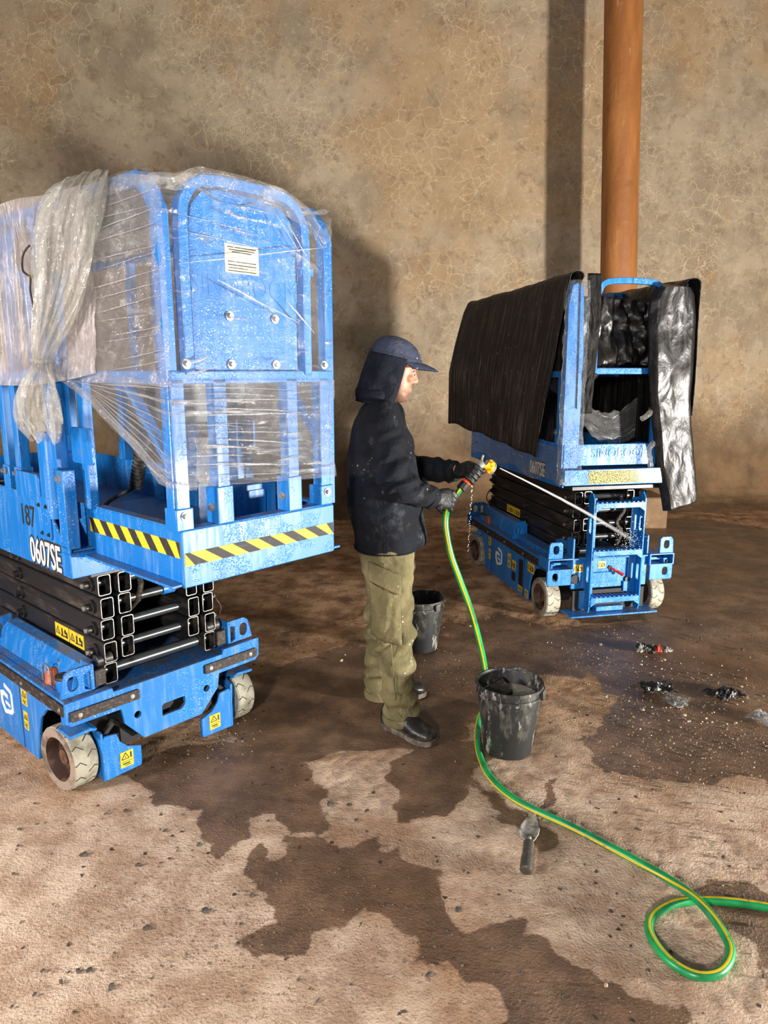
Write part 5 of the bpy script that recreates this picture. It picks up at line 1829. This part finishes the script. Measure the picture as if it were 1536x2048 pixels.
def grip(g, a, n, r, wrist, nm, thumb_dir=1):
    """gloved hand closed round a rod of radius r: axis a, palm on side n"""
    a = a.normalized()
    n = (n - a * n.dot(a)).normalized()
    t = a.cross(n).normalized()
    if t.dot(g - wrist) < 0:
        t = -t
    mb = MB()
    R0 = r + 0.011
    kn = g + n * (R0 + 0.006) + t * 0.012
    # palm
    rings = []
    base = wrist
    for s, wd, th in ((-0.45, 0.033, 0.031), (0.0, 0.031, 0.027), (0.25, 0.033, 0.024), (0.55, 0.040, 0.020), (0.85, 0.043, 0.018), (1.0, 0.040, 0.015)):
        c = base.lerp(kn, s)
        ax = (a - (kn - base).normalized() * a.dot((kn - base).normalized())).normalized()
        bx = ax.cross((kn - base).normalized()).normalized()
        rings.append(ering(c, ax * wd, bx * th, 20, 2.5))
    mb.loft(rings)
    for i, (off, L, rf) in enumerate(((-0.031, 0.86, 0.0092), (-0.0105, 0.98, 0.0100), (0.0105, 1.0, 0.0102), (0.031, 0.92, 0.0098))):
        pts = [kn + a * off * 0.9 - t * 0.012, kn + a * off]
        for k in range(1, 8):
            ph = R(34 * k * L)
            pts.append(g + a * off + (n * math.cos(ph) + t * math.sin(ph)) * (R0 + 0.001))
        mb.tube(pts, [rf * 1.1, rf * 1.12, rf * 1.05, rf, rf * 1.03, rf * 0.98, rf * 0.95, rf * 0.9, rf * 0.7], 12)
        mb.ell(pts[-1], rf * 0.8, rf * 0.8, rf * 0.8)
    th0 = base.lerp(kn, 0.45) + a * 0.034 * thumb_dir
    pts = [th0, th0.lerp(g, 0.45) + a * 0.022 * thumb_dir + n * 0.004, g - t * (R0 + 0.002) + a * 0.030 * thumb_dir, g - t * (R0 * 0.8) - n * (R0 * 0.7) + a * 0.038 * thumb_dir, g - n * (R0 + 0.002) + a * 0.042 * thumb_dir]
    mb.tube(catmull(pts, 3), [0.015, 0.0145, 0.014, 0.013, 0.0125, 0.012, 0.012, 0.012, 0.0115, 0.0115, 0.011, 0.010, 0.008], 12)
    d = (kn - base).normalized()

    def ribs(co):
        q = (co - base).dot(d)
        k = max(0, 1 - abs(q - 0.02) / 0.045)
        return 0.0014 * k * math.sin(q * 900 + 2 * mnoise.noise(co * 40))
    return remeshed(mb, nm, 0.0030, 2, MAT['glove'], person, ribs)


NOZ = at(999, 936, 2.99)
JET = MXB @ Vector((-0.80, -0.10, 0.505))
jd = (JET - NOZ).normalized()
H0, H1 = at(915, 985, 2.93), at(964, 926, 2.97)
ga = (H1 - H0).normalized()
GH = H0.lerp(H1, 0.62)
GN = at(891, 1006, 2.765)
HOSE_AIR = [H0.lerp(H1, 0.10), at(908, 995, 2.88), at(899, 1006, 2.82), at(892, 1030, 2.775), at(892, 1060, 2.765), at(902, 1110, 2.77), at(920, 1160, 2.79), at(940, 1215, 2.83), at(957, 1275, 2.88), at(969, 1330, 2.95), at(972, 1372, 3.02)]
hax = (at(905, 988, 2.83) - at(889, 1024, 2.78)).normalized()
grip(at(896, 1003, 2.80), hax, Vector((-0.35, -0.9, 0.1)), 0.0125, NW, 'glove', -1)
grip(GH, ga, Vector((-0.55, 0.6, 0.45)), 0.014, FW, 'glove', 1)

# ------------------------------------------------------------------ spray gun
MAT['gun_grey'] = simple('grey_plastic', lin(150, 152, 148), 0.35, 0, lin(120, 120, 116), 20)
MAT['gun_orange'] = simple('orange_plastic', lin(246, 150, 10), 0.28, 0, lin(250, 178, 40), 20)
MAT['gun_red'] = simple('orange_red_plastic', lin(240, 78, 14), 0.35)
MAT['gun_black'] = simple('black_plastic_nut', lin(26, 26, 27), 0.45)
gun = empty('spray_gun', H0)
tag(gun, 'grey and orange garden spray gun held in the worker\'s far hand', 'spray gun')


def G(nm, mb, mat, bevel=0.0, par=None):
    mb.v = [tuple(Vector(p) - H0) for p in mb.v] if par is None else [tuple(Vector(p) - H0) for p in mb.v]
    return mb.build(nm, MAT[mat], par or gun, bevel)


def P01(t):
    return H0.lerp(H1, t)


G('hose_nut', MB().tube([P01(0.10), P01(0.13), P01(0.30), P01(0.33)], [0.017, 0.021, 0.021, 0.017], 8), 'gun_black', 0.001)
G('quick_connector', MB().tube([P01(0.31), P01(0.33), P01(0.50), P01(0.53)], [0.018, 0.0215, 0.0215, 0.016], 8), 'gun_red', 0.0015)
bar0 = H1 + (NOZ - H1) * 0.02
hd = G('handle', MB().tube([P01(0.52), P01(0.66), P01(0.85), P01(1.0), H1 + ga * 0.012], [0.013, 0.0145, 0.0165, 0.019, 0.012], 16), 'gun_grey')
side = ga.cross(jd).normalized()
G('trigger', MB().tube(catmull([H1 - ga * 0.004 + jd * 0.026, P01(0.82) + jd * 0.034, P01(0.68) + jd * 0.030, P01(0.60) + jd * 0.020], 5), 0.005, 8), 'gun_grey')
G('valve_knob', MB().cyl(H1 + ga * 0.012 - side * 0.018, H1 + ga * 0.012 + side * 0.018, 0.013, n=18), 'gun_black', 0.002)
G('hook', MB().tube(catmull([H1 + ga * 0.010 - jd * 0.008, H1 + ga * 0.018 - jd * 0.022, H1 + ga * 0.034 - jd * 0.030], 4), [0.005] * 8 + [0.003], 8), 'gun_grey')
b0 = H1 + jd * 0.006
Lb = (NOZ - b0).dot(jd)
bl = MB().tube([b0, b0 + jd * Lb * 0.25, b0 + jd * Lb * 0.5, b0 + jd * Lb * 0.62, b0 + jd * Lb * 0.85], [0.017, 0.019, 0.018, 0.026, 0.029], 20)
G('barrel', bl, 'gun_orange')
rib = b0 + jd * Lb * 0.72
aa, bb = frame(jd)
for k in range(10):
    t = 2 * math.pi * k / 10
    q = (aa * math.cos(t) + bb * math.sin(t))
    G('grip_rib', MB().tube([rib - jd * 0.010 + q * 0.026, rib + jd * 0.012 + q * 0.0285], 0.0032, 6), 'gun_orange')
G('nozzle_ring', MB().tube([b0 + jd * Lb * 0.85, b0 + jd * Lb * 0.88, b0 + jd * Lb * 1.0], [0.030, 0.033, 0.031], 24), 'gun_grey')

# ------------------------------------------------------------------ hose
hm_ = NT('green_hose')
hc = hm_.mix(hm_.ramp(hm_.noise(hm_.coord('Object'), 9, 5), 0.42, 0.7), lin(20, 146, 78), lin(14, 98, 56))
hc = hm_.mix(hm_.ramp(hm_.noise(hm_.coord('Object'), 60, 5, 0.7), 0.60, 0.72, 0, 0.8), hc, lin(40, 66, 44))
hm_.bsdf(hc, 0.34, 0, hm_.bump(hm_.noise(hm_.coord('Object'), 200, 3), 0.2, 0.001))
hy_ = simple('yellow_hose_stripe', lin(206, 170, 26), 0.4, 0, lin(150, 126, 36), 40, 0.55, 0.72)
HR_ = 0.0125
gz = HR_ - 0.002
gp_ = [(968, 1405), (958, 1438), (955, 1475), (961, 1515), (985, 1560), (1040, 1605), (1150, 1657), (1260, 1715), (1340, 1760)]
pts = list(HOSE_AIR) + [ground(x, y, gz) for x, y in gp_]
lo = [(1398, 1803, 0.034), (1442, 1858, 0.020), (1461, 1905, gz), (1440, 1944, gz), (1390, 1950, gz), (1335, 1918, gz), (1300, 1868, gz), (1305, 1833, gz), (1345, 1808, gz), (1400, 1801, 0.006), (1465, 1804, gz), (1545, 1816, gz), (1640, 1835, gz), (1760, 1850, gz)]
pts += [ground(x, y, z) for x, y, z in lo]
path = catmull(pts, 10)
hose_o = MB().tube(path, HR_, 18).build('garden_hose', hm_.mat)
tag(hose_o, 'green garden hose with yellow stripe, looped on the floor', 'hose')
NAIR = len(HOSE_AIR) * 10
sv = []
for i, p in enumerate(path):
    k = min(1, max(0, (i - NAIR + 10) / 60))
    air = Vector((-0.15, -0.95, 0.1))
    gnd = Vector((-0.45, -0.9, 0.12)) if i < NAIR + 85 else Vector((-0.1, -0.35, 0.93))
    if i > NAIR + 120:
        gnd = Vector((0.0, -0.12, 1.0))
    sv.append(air.lerp(gnd, k))
rings = []
for i, p in enumerate(path):
    d = (path[min(i + 1, len(path) - 1)] - path[max(i - 1, 0)]).normalized()
    ss = sum((sv[j] for j in range(max(0, i - 12), min(len(sv), i + 13))), Vector())
    b = (ss - d * ss.dot(d)).normalized()
    a = d.cross(b)
    rings.append([p + (b * math.cos(t) + a * math.sin(t)) * (HR_ + 0.0007) for t in [R(x) for x in (-15, -7, 0, 7, 15)]])
sm = MB()
sm.loft(rings, cap=False, closed=False)
sm.build('yellow_stripe', hy_, hose_o, recalc=False)

# ------------------------------------------------------------------ water
wm = NT('water_spray')
uvn = wm.coord('UV', (1, 1, 1))
wf = wm.math('MULTIPLY', wm.ramp(wm.noise(wm.coord('UV', (2, 26, 1)), 3, 5, 0.7), 0.30, 0.7, 0.7, 1.0), 0.42)
d_ = wm.n('ShaderNodeBsdfDiffuse')
d_.inputs[0].default_value = (0.95, 0.95, 0.93, 1)
t_ = wm.n('ShaderNodeBsdfTranslucent')
t_.inputs[0].default_value = (0.95, 0.95, 0.93, 1)
ad = wm.n('ShaderNodeMixShader')
ad.inputs[0].default_value = 0.5
wm.t.links.new(d_.outputs[0], ad.inputs[1])
wm.t.links.new(t_.outputs[0], ad.inputs[2])
tp_ = wm.n('ShaderNodeBsdfTransparent')
mx = wm.n('ShaderNodeMixShader')
sepu = wm.n('ShaderNodeSeparateXYZ')
wm.t.links.new(uvn, sepu.inputs[0])
fade = wm.ramp(sepu.outputs[1], 0.15, 1.0, 1.0, 0.10, False)
wm.t.links.new(wm.math('MULTIPLY', wf, fade), mx.inputs[0])
wm.t.links.new(tp_.outputs[0], mx.inputs[1])
wm.t.links.new(ad.outputs[0], mx.inputs[2])
wm.t.links.new(mx.outputs[0], wm.out.inputs[0])
wj = MB()
NJ = 60
for r0, r1, sd in ((0.0016, 0.004, 0), (0.0020, 0.014, 3)):
    o0 = len(wj.v)
    ptsj, rsj = [], []
    for k in range(NJ + 1):
        t = k / NJ
        p = NOZ + jd * 0.004 + (JET - NOZ) * t + Vector((0, 0, 0.05 * t * (1 - t)))
        ptsj.append(p + Vector((mnoise.noise(Vector((t * 20, sd, 0))), 0, mnoise.noise(Vector((t * 20, sd, 5))))) * 0.004 * t)
        rsj.append(r0 + (r1 - r0) * t)
    wj.tube(ptsj, rsj, 12, cap=False)
    for k in range(NJ + 1):
        for j in range(12):
            wj.uv[o0 + k * 12 + j] = (j / 12 * 0.2, k / NJ)
jet = wj.build('water_jet', wm.mat)
tag(jet, 'thin white jet of water shot from the spray gun onto the far lift', 'water')
wd = NT('water_drop')
wd.bsdf((0.9, 0.92, 0.92, 1), 0.08, 0, None, 0, 0.8)
dm = MB()
rng = random.Random(3)
pA, pB = at(944, 968, 2.94), at(936, 1105, 3.02)
for k in range(46):
    t = (k / 46) ** 1.2
    p = pA.lerp(pB, t) + Vector((rng.uniform(-1, 1), 0, rng.uniform(-1, 1))) * 0.004
    rr = rng.uniform(0.0006, 0.0017)
    dm.ell(p, rr, rr, rr * rng.uniform(1, 2.4), 6, 5)
o = dm.build('water_drips', wd.mat)
o['kind'] = 'stuff'
tag(o, 'string of water drops falling from the gloved hand on the gun', 'water')
sp = MB()
for k in range(150):
    q = Vector((rng.gauss(0, 1), rng.gauss(0, 1), rng.gauss(0, 1))) * 0.05
    p = JET - jd * 0.06 + q * (0.4 + rng.random())
    rr = rng.uniform(0.0010, 0.0026)
    sp.ell(p, rr, rr, rr, 5, 4)
o = sp.build('water_splash', wd.mat)
o['kind'] = 'stuff'
tag(o, 'cloud of droplets where the water jet hits the far ladder', 'water')

# ------------------------------------------------------------------ buckets
bm_ = NT('black_plastic_bucket')
bc_ = bm_.mix(bm_.ramp(bm_.noise(bm_.coord('Object', (3, 3, 1.2)), 5, 6, 0.7), 0.48, 0.68, 0, 0.65), lin(30, 31, 32), lin(108, 106, 92))
bc_ = bm_.mix(bm_.ramp(bm_.noise(bm_.coord('Object', (1, 1, 0.3)), 30, 5, 0.7), 0.56, 0.64, 0, 0.75), bc_, lin(158, 156, 150))
bm_.bsdf(bc_, 0.48, 0, bm_.bump(bm_.noise(bm_.coord('Object'), 40, 4), 0.15, 0.003))
MAT['bucket'] = bm_.mat
murk = NT('murky_water')
murk.bsdf(murk.mix(murk.ramp(murk.noise(murk.coord('Object'), 22, 5), 0.42, 0.62), lin(160, 152, 136), lin(200, 192, 178)), 0.4, 0, murk.bump(murk.noise(murk.coord('Object'), 70, 4), 0.4, 0.004))


def bucket(loc, rz, hand):
    root = empty('bucket', loc, R(rz))
    prof = [(0.001, 0.006), (0.088, 0.006), (0.093, 0.0), (0.097, 0.012), (0.126, 0.250), (0.128, 0.278), (0.134, 0.280), (0.134, 0.292), (0.127, 0.292), (0.122, 0.270), (0.093, 0.014), (0.001, 0.012)]
    mb = MB().lathe(prof, (0, 0, 0), 'z', 48)
    # pouring lip
    mb.v = [((x * (1 + 0.07 * max(0, math.cos(math.atan2(y, x))) ** 24 * (z > 0.2)) if x > 0 else x), y, z + (0.006 * max(0, math.cos(math.atan2(y, x))) ** 24 if z > 0.27 else 0)) for x, y, z in mb.v]
    mb.build('body', MAT['bucket'], root)
    MB().lathe([(0.1265, 0.246), (0.131, 0.247), (0.131, 0.256), (0.127, 0.257)], (0, 0, 0), 'z', 48).build('rib', MAT['bucket'], root)
    for s in (-1, 1):
        MB().box(-0.016, 0.016, min(s * 0.126, s * 0.142), max(s * 0.126, s * 0.142), 0.245, 0.285).build('handle_lug', MAT['bucket'], root, 0.003)
    arc = []
    for k in range(25):
        t = math.pi * k / 24
        arc.append((0.128 * math.sin(t) * math.cos(R(hand)), 0.139 * math.cos(t), 0.268 + 0.128 * math.sin(t) * math.sin(R(hand))))
    MB().tube(arc, 0.0028, 8).build('wire_handle', MAT['rod_steel'], root)
    return root


B1 = (0.500, 2.640, 0)
B2 = (0.198, 3.715, 0)
b1 = bucket(B1, 62, 8)
tag(b1, 'black bucket half full of murky water standing beside the hose', 'bucket', 'black plastic buckets')
b2 = bucket(B2, 40, -22)
tag(b2, 'black bucket with dried splashes standing behind the worker\'s legs', 'bucket', 'black plastic buckets')
o = MB().lathe([(0.001, 0.232), (0.06, 0.2325), (0.1165, 0.232), (0.115, 0.222), (0.001, 0.222)], (0, 0, 0), 'z', 40).build('murky_water', murk.mat)
o.location = B1
tag(o, 'murky grey wash water inside the near black bucket', 'water')
o = MB().obox((0, 0, 0), (0.052, 0, 0.016), (0, 0.036, 0.012), (-0.005, -0.004, 0.016)).build('wash_sponge', MAT['bumper'], None, 0.006)
o.location = (B1[0] - 0.045, B1[1] + 0.015, 0.236)
o.rotation_euler = (0, 0, R(25))
tag(o, 'dark soaked sponge block floating in the near black bucket', 'sponge')

# ------------------------------------------------------------------ trowel
tw = empty('trowel', ground(1060, 1690))
tag(tw, 'small dusty metal trowel lying on the floor below the hose', 'trowel')
tip, neck, end = ground(1067, 1627), ground(1058, 1695), ground(1051, 1752)
dt = (tip - neck).normalized()
ds = Vector((-dt.y, dt.x, 0))
Lw = (tip - neck).length
O = tw.location
steel = simple('dusty_trowel_steel', lin(176, 172, 160), 0.4, 0.15, lin(110, 104, 94), 40, 0.45, 0.65, (1, 1, 1), 0.3, 200, 0.001)


def blade(u, v):
    w = interp(v, [(0, 0.012), (0.10, 0.024), (0.25, 0.033), (0.45, 0.033), (0.75, 0.020), (0.92, 0.011), (1, 0.006)])
    a = (u - 0.5) * 2
    off = a * w + (0.010 * (1 - v)) * (1 if v > 0.2 else v * 5)
    return neck + dt * (Lw * v) + ds * off + Vector((0, 0, 0.003 + 0.006 * a * a + 0.016 * (1 - v) ** 2)) - O


MB().grid(blade, 12, 24).build('blade', steel, tw, solid=0.0025)
MB().tube([p - O for p in catmull([neck + dt * 0.03 + Vector((0, 0, 0.014)), neck + Vector((0, 0, 0.030)), neck.lerp(end, 0.18) + Vector((0, 0, 0.032))], 4)], 0.006, 10).build('tang', steel, tw)
hl = [neck.lerp(end, t) + Vector((0, 0, z)) - O for t, z in ((0.14, 0.032), (0.3, 0.030), (0.6, 0.024), (0.9, 0.018), (1.0, 0.016))]
MB().tube(catmull(hl, 4), [0.013] + [0.017] * 7 + [0.019] * 6 + [0.0185, 0.015, 0.010], 16).build('handle', simple('dark_worn_handle', lin(62, 58, 52), 0.45, 0, lin(120, 112, 100), 14), tw)

# ------------------------------------------------------------------ litter and stones
def crumple(loc, sx, sy, sz, mat, nm, seed, n=16, rz=0):
    def fn(u, v):
        x, y = (u - 0.5) * 2, (v - 0.5) * 2
        k = 1 + 0.35 * mnoise.noise(Vector((x * 1.6, y * 1.6, seed)))
        z = abs(mnoise.noise(Vector((x * 2.2, y * 2.2, seed + 5)))) + 0.5 * abs(mnoise.noise(Vector((x * 5, y * 5, seed + 9))))
        return (x * sx * k, y * sy * k, 0.001 + z * sz * (1.05 - 0.5 * max(abs(x), abs(y))))
    mb = MB().grid(fn, n, n, (0.4, 0.4))
    o = mb.build(nm, mat, None, smooth=True, angle=25, solid=0.002, recalc=False)
    o.location = loc
    o.rotation_euler = (0, 0, R(rz))
    return o


o = crumple(ground(1316, 1378), 0.075, 0.05, 0.05, MAT['sheet_gloss'], 'plastic_scrap', 1)
tag(o, 'crumpled black plastic scrap on wet floor, left one of the pair', 'plastic scrap', 'black plastic scraps')
o = crumple(ground(1448, 1390), 0.075, 0.055, 0.045, MAT['sheet_gloss'], 'plastic_scrap', 4, rz=20)
tag(o, 'crumpled black plastic scrap on wet floor, right one of the pair', 'plastic scrap', 'black plastic scraps')
o = crumple(ground(1530, 1440), 0.06, 0.06, 0.05, MAT['film_post'], 'film_litter', 8, rz=40)
tag(o, 'wad of clear film lying at the right edge of the wet floor', 'plastic scrap')
o = crumple(ground(1352, 1402, 0), 0.05, 0.04, 0.03, MAT['film_post'], 'film_litter', 12, rz=-30)
tag(o, 'small wad of clear film between the two black plastic scraps', 'plastic scrap')
tin = simple('silver_foil', lin(186, 186, 178), 0.3, 0.5, lin(120, 116, 106), 30)
o = crumple(ground(1350, 1410), 0.022, 0.03, 0.02, tin, 'foil_scrap', 15, rz=30)
tag(o, 'small silver foil scrap in front of the black plastic scraps', 'foil')
wr_ = empty('crumpled_wrapper', ground(1302, 1302))
tag(wr_, 'crumpled grey and red wrapper lying on the wet floor before the far lift', 'litter')
greyw = simple('grey_wrapper', lin(124, 122, 112), 0.45, 0, lin(70, 68, 62), 40)
for k, (dx, dy, mt, s) in enumerate(((-0.05, 0.0, greyw, 0.040), (0.0, 0.012, MAT['bumper'], 0.05), (0.035, -0.01, MAT['red'], 0.022), (0.075, 0.0, greyw, 0.034), (-0.03, 0.03, MAT['bumper'], 0.035))):
    c = crumple((dx, dy, 0), s, s * 0.8, 0.075, mt, 'wrapper_fold', 20 + k * 3, 10, k * 40)
    c.parent = wr_

DARK = [(x / 2.743, 1560 + y / 2.743, s) for x, y, s in ((190, 130, 7), (105, 270, 9), (100, 360, 8), (75, 515, 9), (455, 412, 14), (755, 468, 14), (928, 432, 10), (905, 280, 10), (878, 272, 6), (1090, 355, 9), (235, 1047, 10), (430, 1050, 12), (490, 1042, 13), (335, 1108, 10), (190, 1178, 11), (610, 1140, 17), (805, 815, 18), (1130, 720, 18), (1380, 635, 9), (65, 1243, 8), (405, 1275, 9), (580, 185, 8), (690, 170, 11), (375, 1055, 7), (1470, 225, 9), (370, 240, 6), (1320, 790, 8), (930, 1200, 5))]
DARK += [(480 + x / 2.477, 1560 + y / 2.477, s) for x, y, s in ((540, 125, 11), (628, 155, 12), (575, 200, 11), (445, 122, 16), (905, 157, 9), (253, 270, 6), (627, 255, 7), (970, 380, 7), (1180, 283, 10), (1095, 920, 10), (970, 915, 10), (935, 965, 13), (1020, 748, 9), (1080, 645, 18), (550, 1015, 7), (290, 990, 8), (58, 572, 11), (1340, 680, 8), (680, 580, 5), (600, 712, 7), (1390, 955, 7), (1450, 1128, 8), (345, 1035, 6), (385, 1095, 10), (975, 405, 8), (1130, 460, 8), (490, 440, 10), (180, 180, 5))]
DARK += [(1100 + x / 3.523, 1640 + y / 3.523, s) for x, y, s in ((242, 315, 7), (325, 365, 10), (68, 487, 9), (318, 445, 7), (472, 518, 6), (502, 742, 6), (570, 888, 8), (1425, 742, 11), (1238, 155, 8), (1222, 265, 9), (1360, 540, 8), (1505, 1105, 8), (1082, 1365, 8), (85, 1240, 7))]
DARK += [(1136 + x / 3.84, 1230 + y / 3.84, s) for x, y, s in ((915, 48, 9), (1300, 425, 8), (1020, 183, 7), (935, 188, 5), (1340, 268, 9), (505, 540, 7), (375, 820, 8), (270, 130, 7), (95, 155, 6))]
PALE = [(1136 + x / 3.84, 1230 + y / 3.84, s) for x, y, s in ((1365, 487, 8), (1105, 822, 7), (1030, 820, 6), (1060, 795, 6), (1262, 950, 6), (1427, 1170, 5), (1290, 830, 7), (1220, 838, 5), (575, 730, 9), (753, 712, 4), (420, 725, 4), (290, 630, 7), (890, 770, 10), (935, 815, 6), (1500, 980, 5), (630, 505, 5), (740, 345, 8), (560, 380, 9), (250, 228, 12), (1330, 550, 7), (1098, 460, 7), (720, 415, 5), (1375, 640, 8))]
PALE += [(1100 + x / 3.523, 1640 + y / 3.523, s) for x, y, s in ((1405, 345, 9), (395, 1165, 11), (1420, 945, 6), (800, 725, 5), (565, 1350, 4))]
PALE += [(683, 1322, 10), (940, 1252, 8), (1085, 1545, 4), (1094, 1560, 5), (690, 1310, 6)]
dark_m = simple('dark_stone_chip', lin(54, 50, 44), 0.6, 0, lin(88, 80, 68), 60, 0.45, 0.6, (1, 1, 1), 0.4, 300, 0.001)
pale_m = simple('pale_stone_chip', lin(176, 160, 134), 0.5, 0, lin(126, 110, 88), 60, 0.45, 0.6, (1, 1, 1), 0.4, 300, 0.001)
rng = random.Random(11)


def stone_mesh(nm, mat, seed):
    bm = bmesh.new()
    bmesh.ops.create_icosphere(bm, subdivisions=1, radius=1.0)
    for v in bm.verts:
        v.co *= 1 + 0.45 * mnoise.noise(v.co * 1.7 + Vector((seed * 7.1, 0, 0)))
        v.co.z = max(v.co.z, -0.55)
    me = bpy.data.meshes.new(nm)
    bm.to_mesh(me)
    bm.free()
    me.materials.append(mat)
    return me


LAND = [('in front of the near lift\'s front wheel', ground(150, 1640)), ('in the lower left corner', ground(90, 1960)), ('at the left edge below the near lift', ground(40, 1740)), ('on the pale patch left of the wet tongue', ground(350, 1830)),
        ('beside the wet stain under the near lift\'s deck', ground(520, 1660)), ('in front of the worker\'s boots', ground(800, 1600)), ('left of the trowel', ground(960, 1710)), ('on the pale patch at the bottom', ground(760, 1960)), ('below the trowel', ground(1050, 1850)),
        ('beside the hose loop', ground(1330, 1850)), ('at the right edge above the hose loop', ground(1480, 1700)), ('among the black plastic scraps', ground(1380, 1400)), ('beside the crumpled wrapper', ground(1290, 1310)), ('on the wet floor right of the near bucket', ground(1300, 1500)), ('behind the worker\'s legs', ground(720, 1310)), ('in front of the far lift', ground(1180, 1280))]
for nm, lst, mt, lb, gp in (('stone_chip', DARK, dark_m, 'small dark stone chip %s', 'dark stone chips %s'), ('pebble', PALE, pale_m, 'small pale pebble %s', 'pale pebbles %s')):
    variants = [stone_mesh(nm, mt, k) for k in range(6)]
    for k, (x, y, s) in enumerate(lst):
        p = ground(x, y)
        dist = (p - Vector((0, 0, CAM_H))).length
        r = s * dist / F_PX * 0.42
        o = bpy.data.objects.new(nm, variants[k % 6])
        COL.objects.link(o)
        o.scale = (r * rng.uniform(0.9, 1.25), r * rng.uniform(0.6, 0.9), r * rng.uniform(0.4, 0.7))
        o.rotation_euler = (0, 0, rng.uniform(0, 6.28))
        o.location = (p.x, p.y, o.scale[2] * 0.5 - 0.001)
        near = min(LAND, key=lambda q: (Vector(q[1]) - p).length)[0]
        tag(o, lb % near, 'stone', gp % near)

# fine grit washed over the wet part of the floor
gv, gf = [], []
bmg = stone_mesh('grit', pale_m, 9)
base_v = [v.co.copy() for v in bmg.vertices]
base_f = [tuple(p.vertices) for p in bmg.polygons]


def grit(n, cx, cy, sx, sy, r0, r1):
    for _ in range(n):
        px, py = rng.gauss(cx, sx), rng.gauss(cy, sy)
        if px > 1640 or py < 1130 or px < -40:
            continue
        p = ground(px, py)
        r = rng.uniform(r0, r1) * (0.6 + rng.random() ** 3)
        a = rng.uniform(0, 6.28)
        ca, sa = math.cos(a), math.sin(a)
        o = len(gv)
        zz = r * 0.25 - 0.002
        for v in base_v:
            gv.append((p.x + (v.x * ca - v.y * sa * 0.8) * r, p.y + (v.x * sa + v.y * ca * 0.8) * r, zz + v.z * r * 0.7))
        for f in base_f:
            gf.append(tuple(i + o for i in f))


grit(900, 1400, 1480, 110, 70, 0.0018, 0.0042)
grit(350, 1330, 1390, 70, 40, 0.002, 0.005)
grit(350, 1210, 1310, 60, 40, 0.002, 0.004)
grit(500, 1250, 1600, 160, 70, 0.0012, 0.003)
grit(200, 900, 1350, 60, 40, 0.0015, 0.003)
grit(160, 420, 1480, 60, 30, 0.002, 0.004)
grit(300, 1400, 1700, 120, 90, 0.0012, 0.0028)
me = bpy.data.meshes.new('grit')
me.from_pydata(gv, [], gf)
me.materials.append(simple('wet_grit', lin(150, 134, 110), 0.25, 0, lin(84, 70, 54), 90, 0.45, 0.6))
o = bpy.data.objects.new('grit', me)
COL.objects.link(o)
o['kind'] = 'stuff'
tag(o, 'fine wet grit scattered over the dark wet floor', 'grit')
gv, gf = [], []
grit(1500, 650, 1820, 280, 140, 0.0009, 0.0024)
grit(1500, 400, 1800, 170, 130, 0.0009, 0.0026)
grit(500, 1250, 1750, 150, 80, 0.0009, 0.0024)
grit(300, 800, 1150, 120, 60, 0.003, 0.006)
me = bpy.data.meshes.new('dust_crumbs')
me.from_pydata(gv, [], gf)
me.materials.append(simple('dry_crumbs', lin(120, 98, 76), 0.8, 0, lin(70, 58, 46), 90, 0.45, 0.6))
o = bpy.data.objects.new('dust_crumbs', me)
COL.objects.link(o)
o['kind'] = 'stuff'
tag(o, 'loose dry crumbs scattered over the pale dry floor', 'grit')
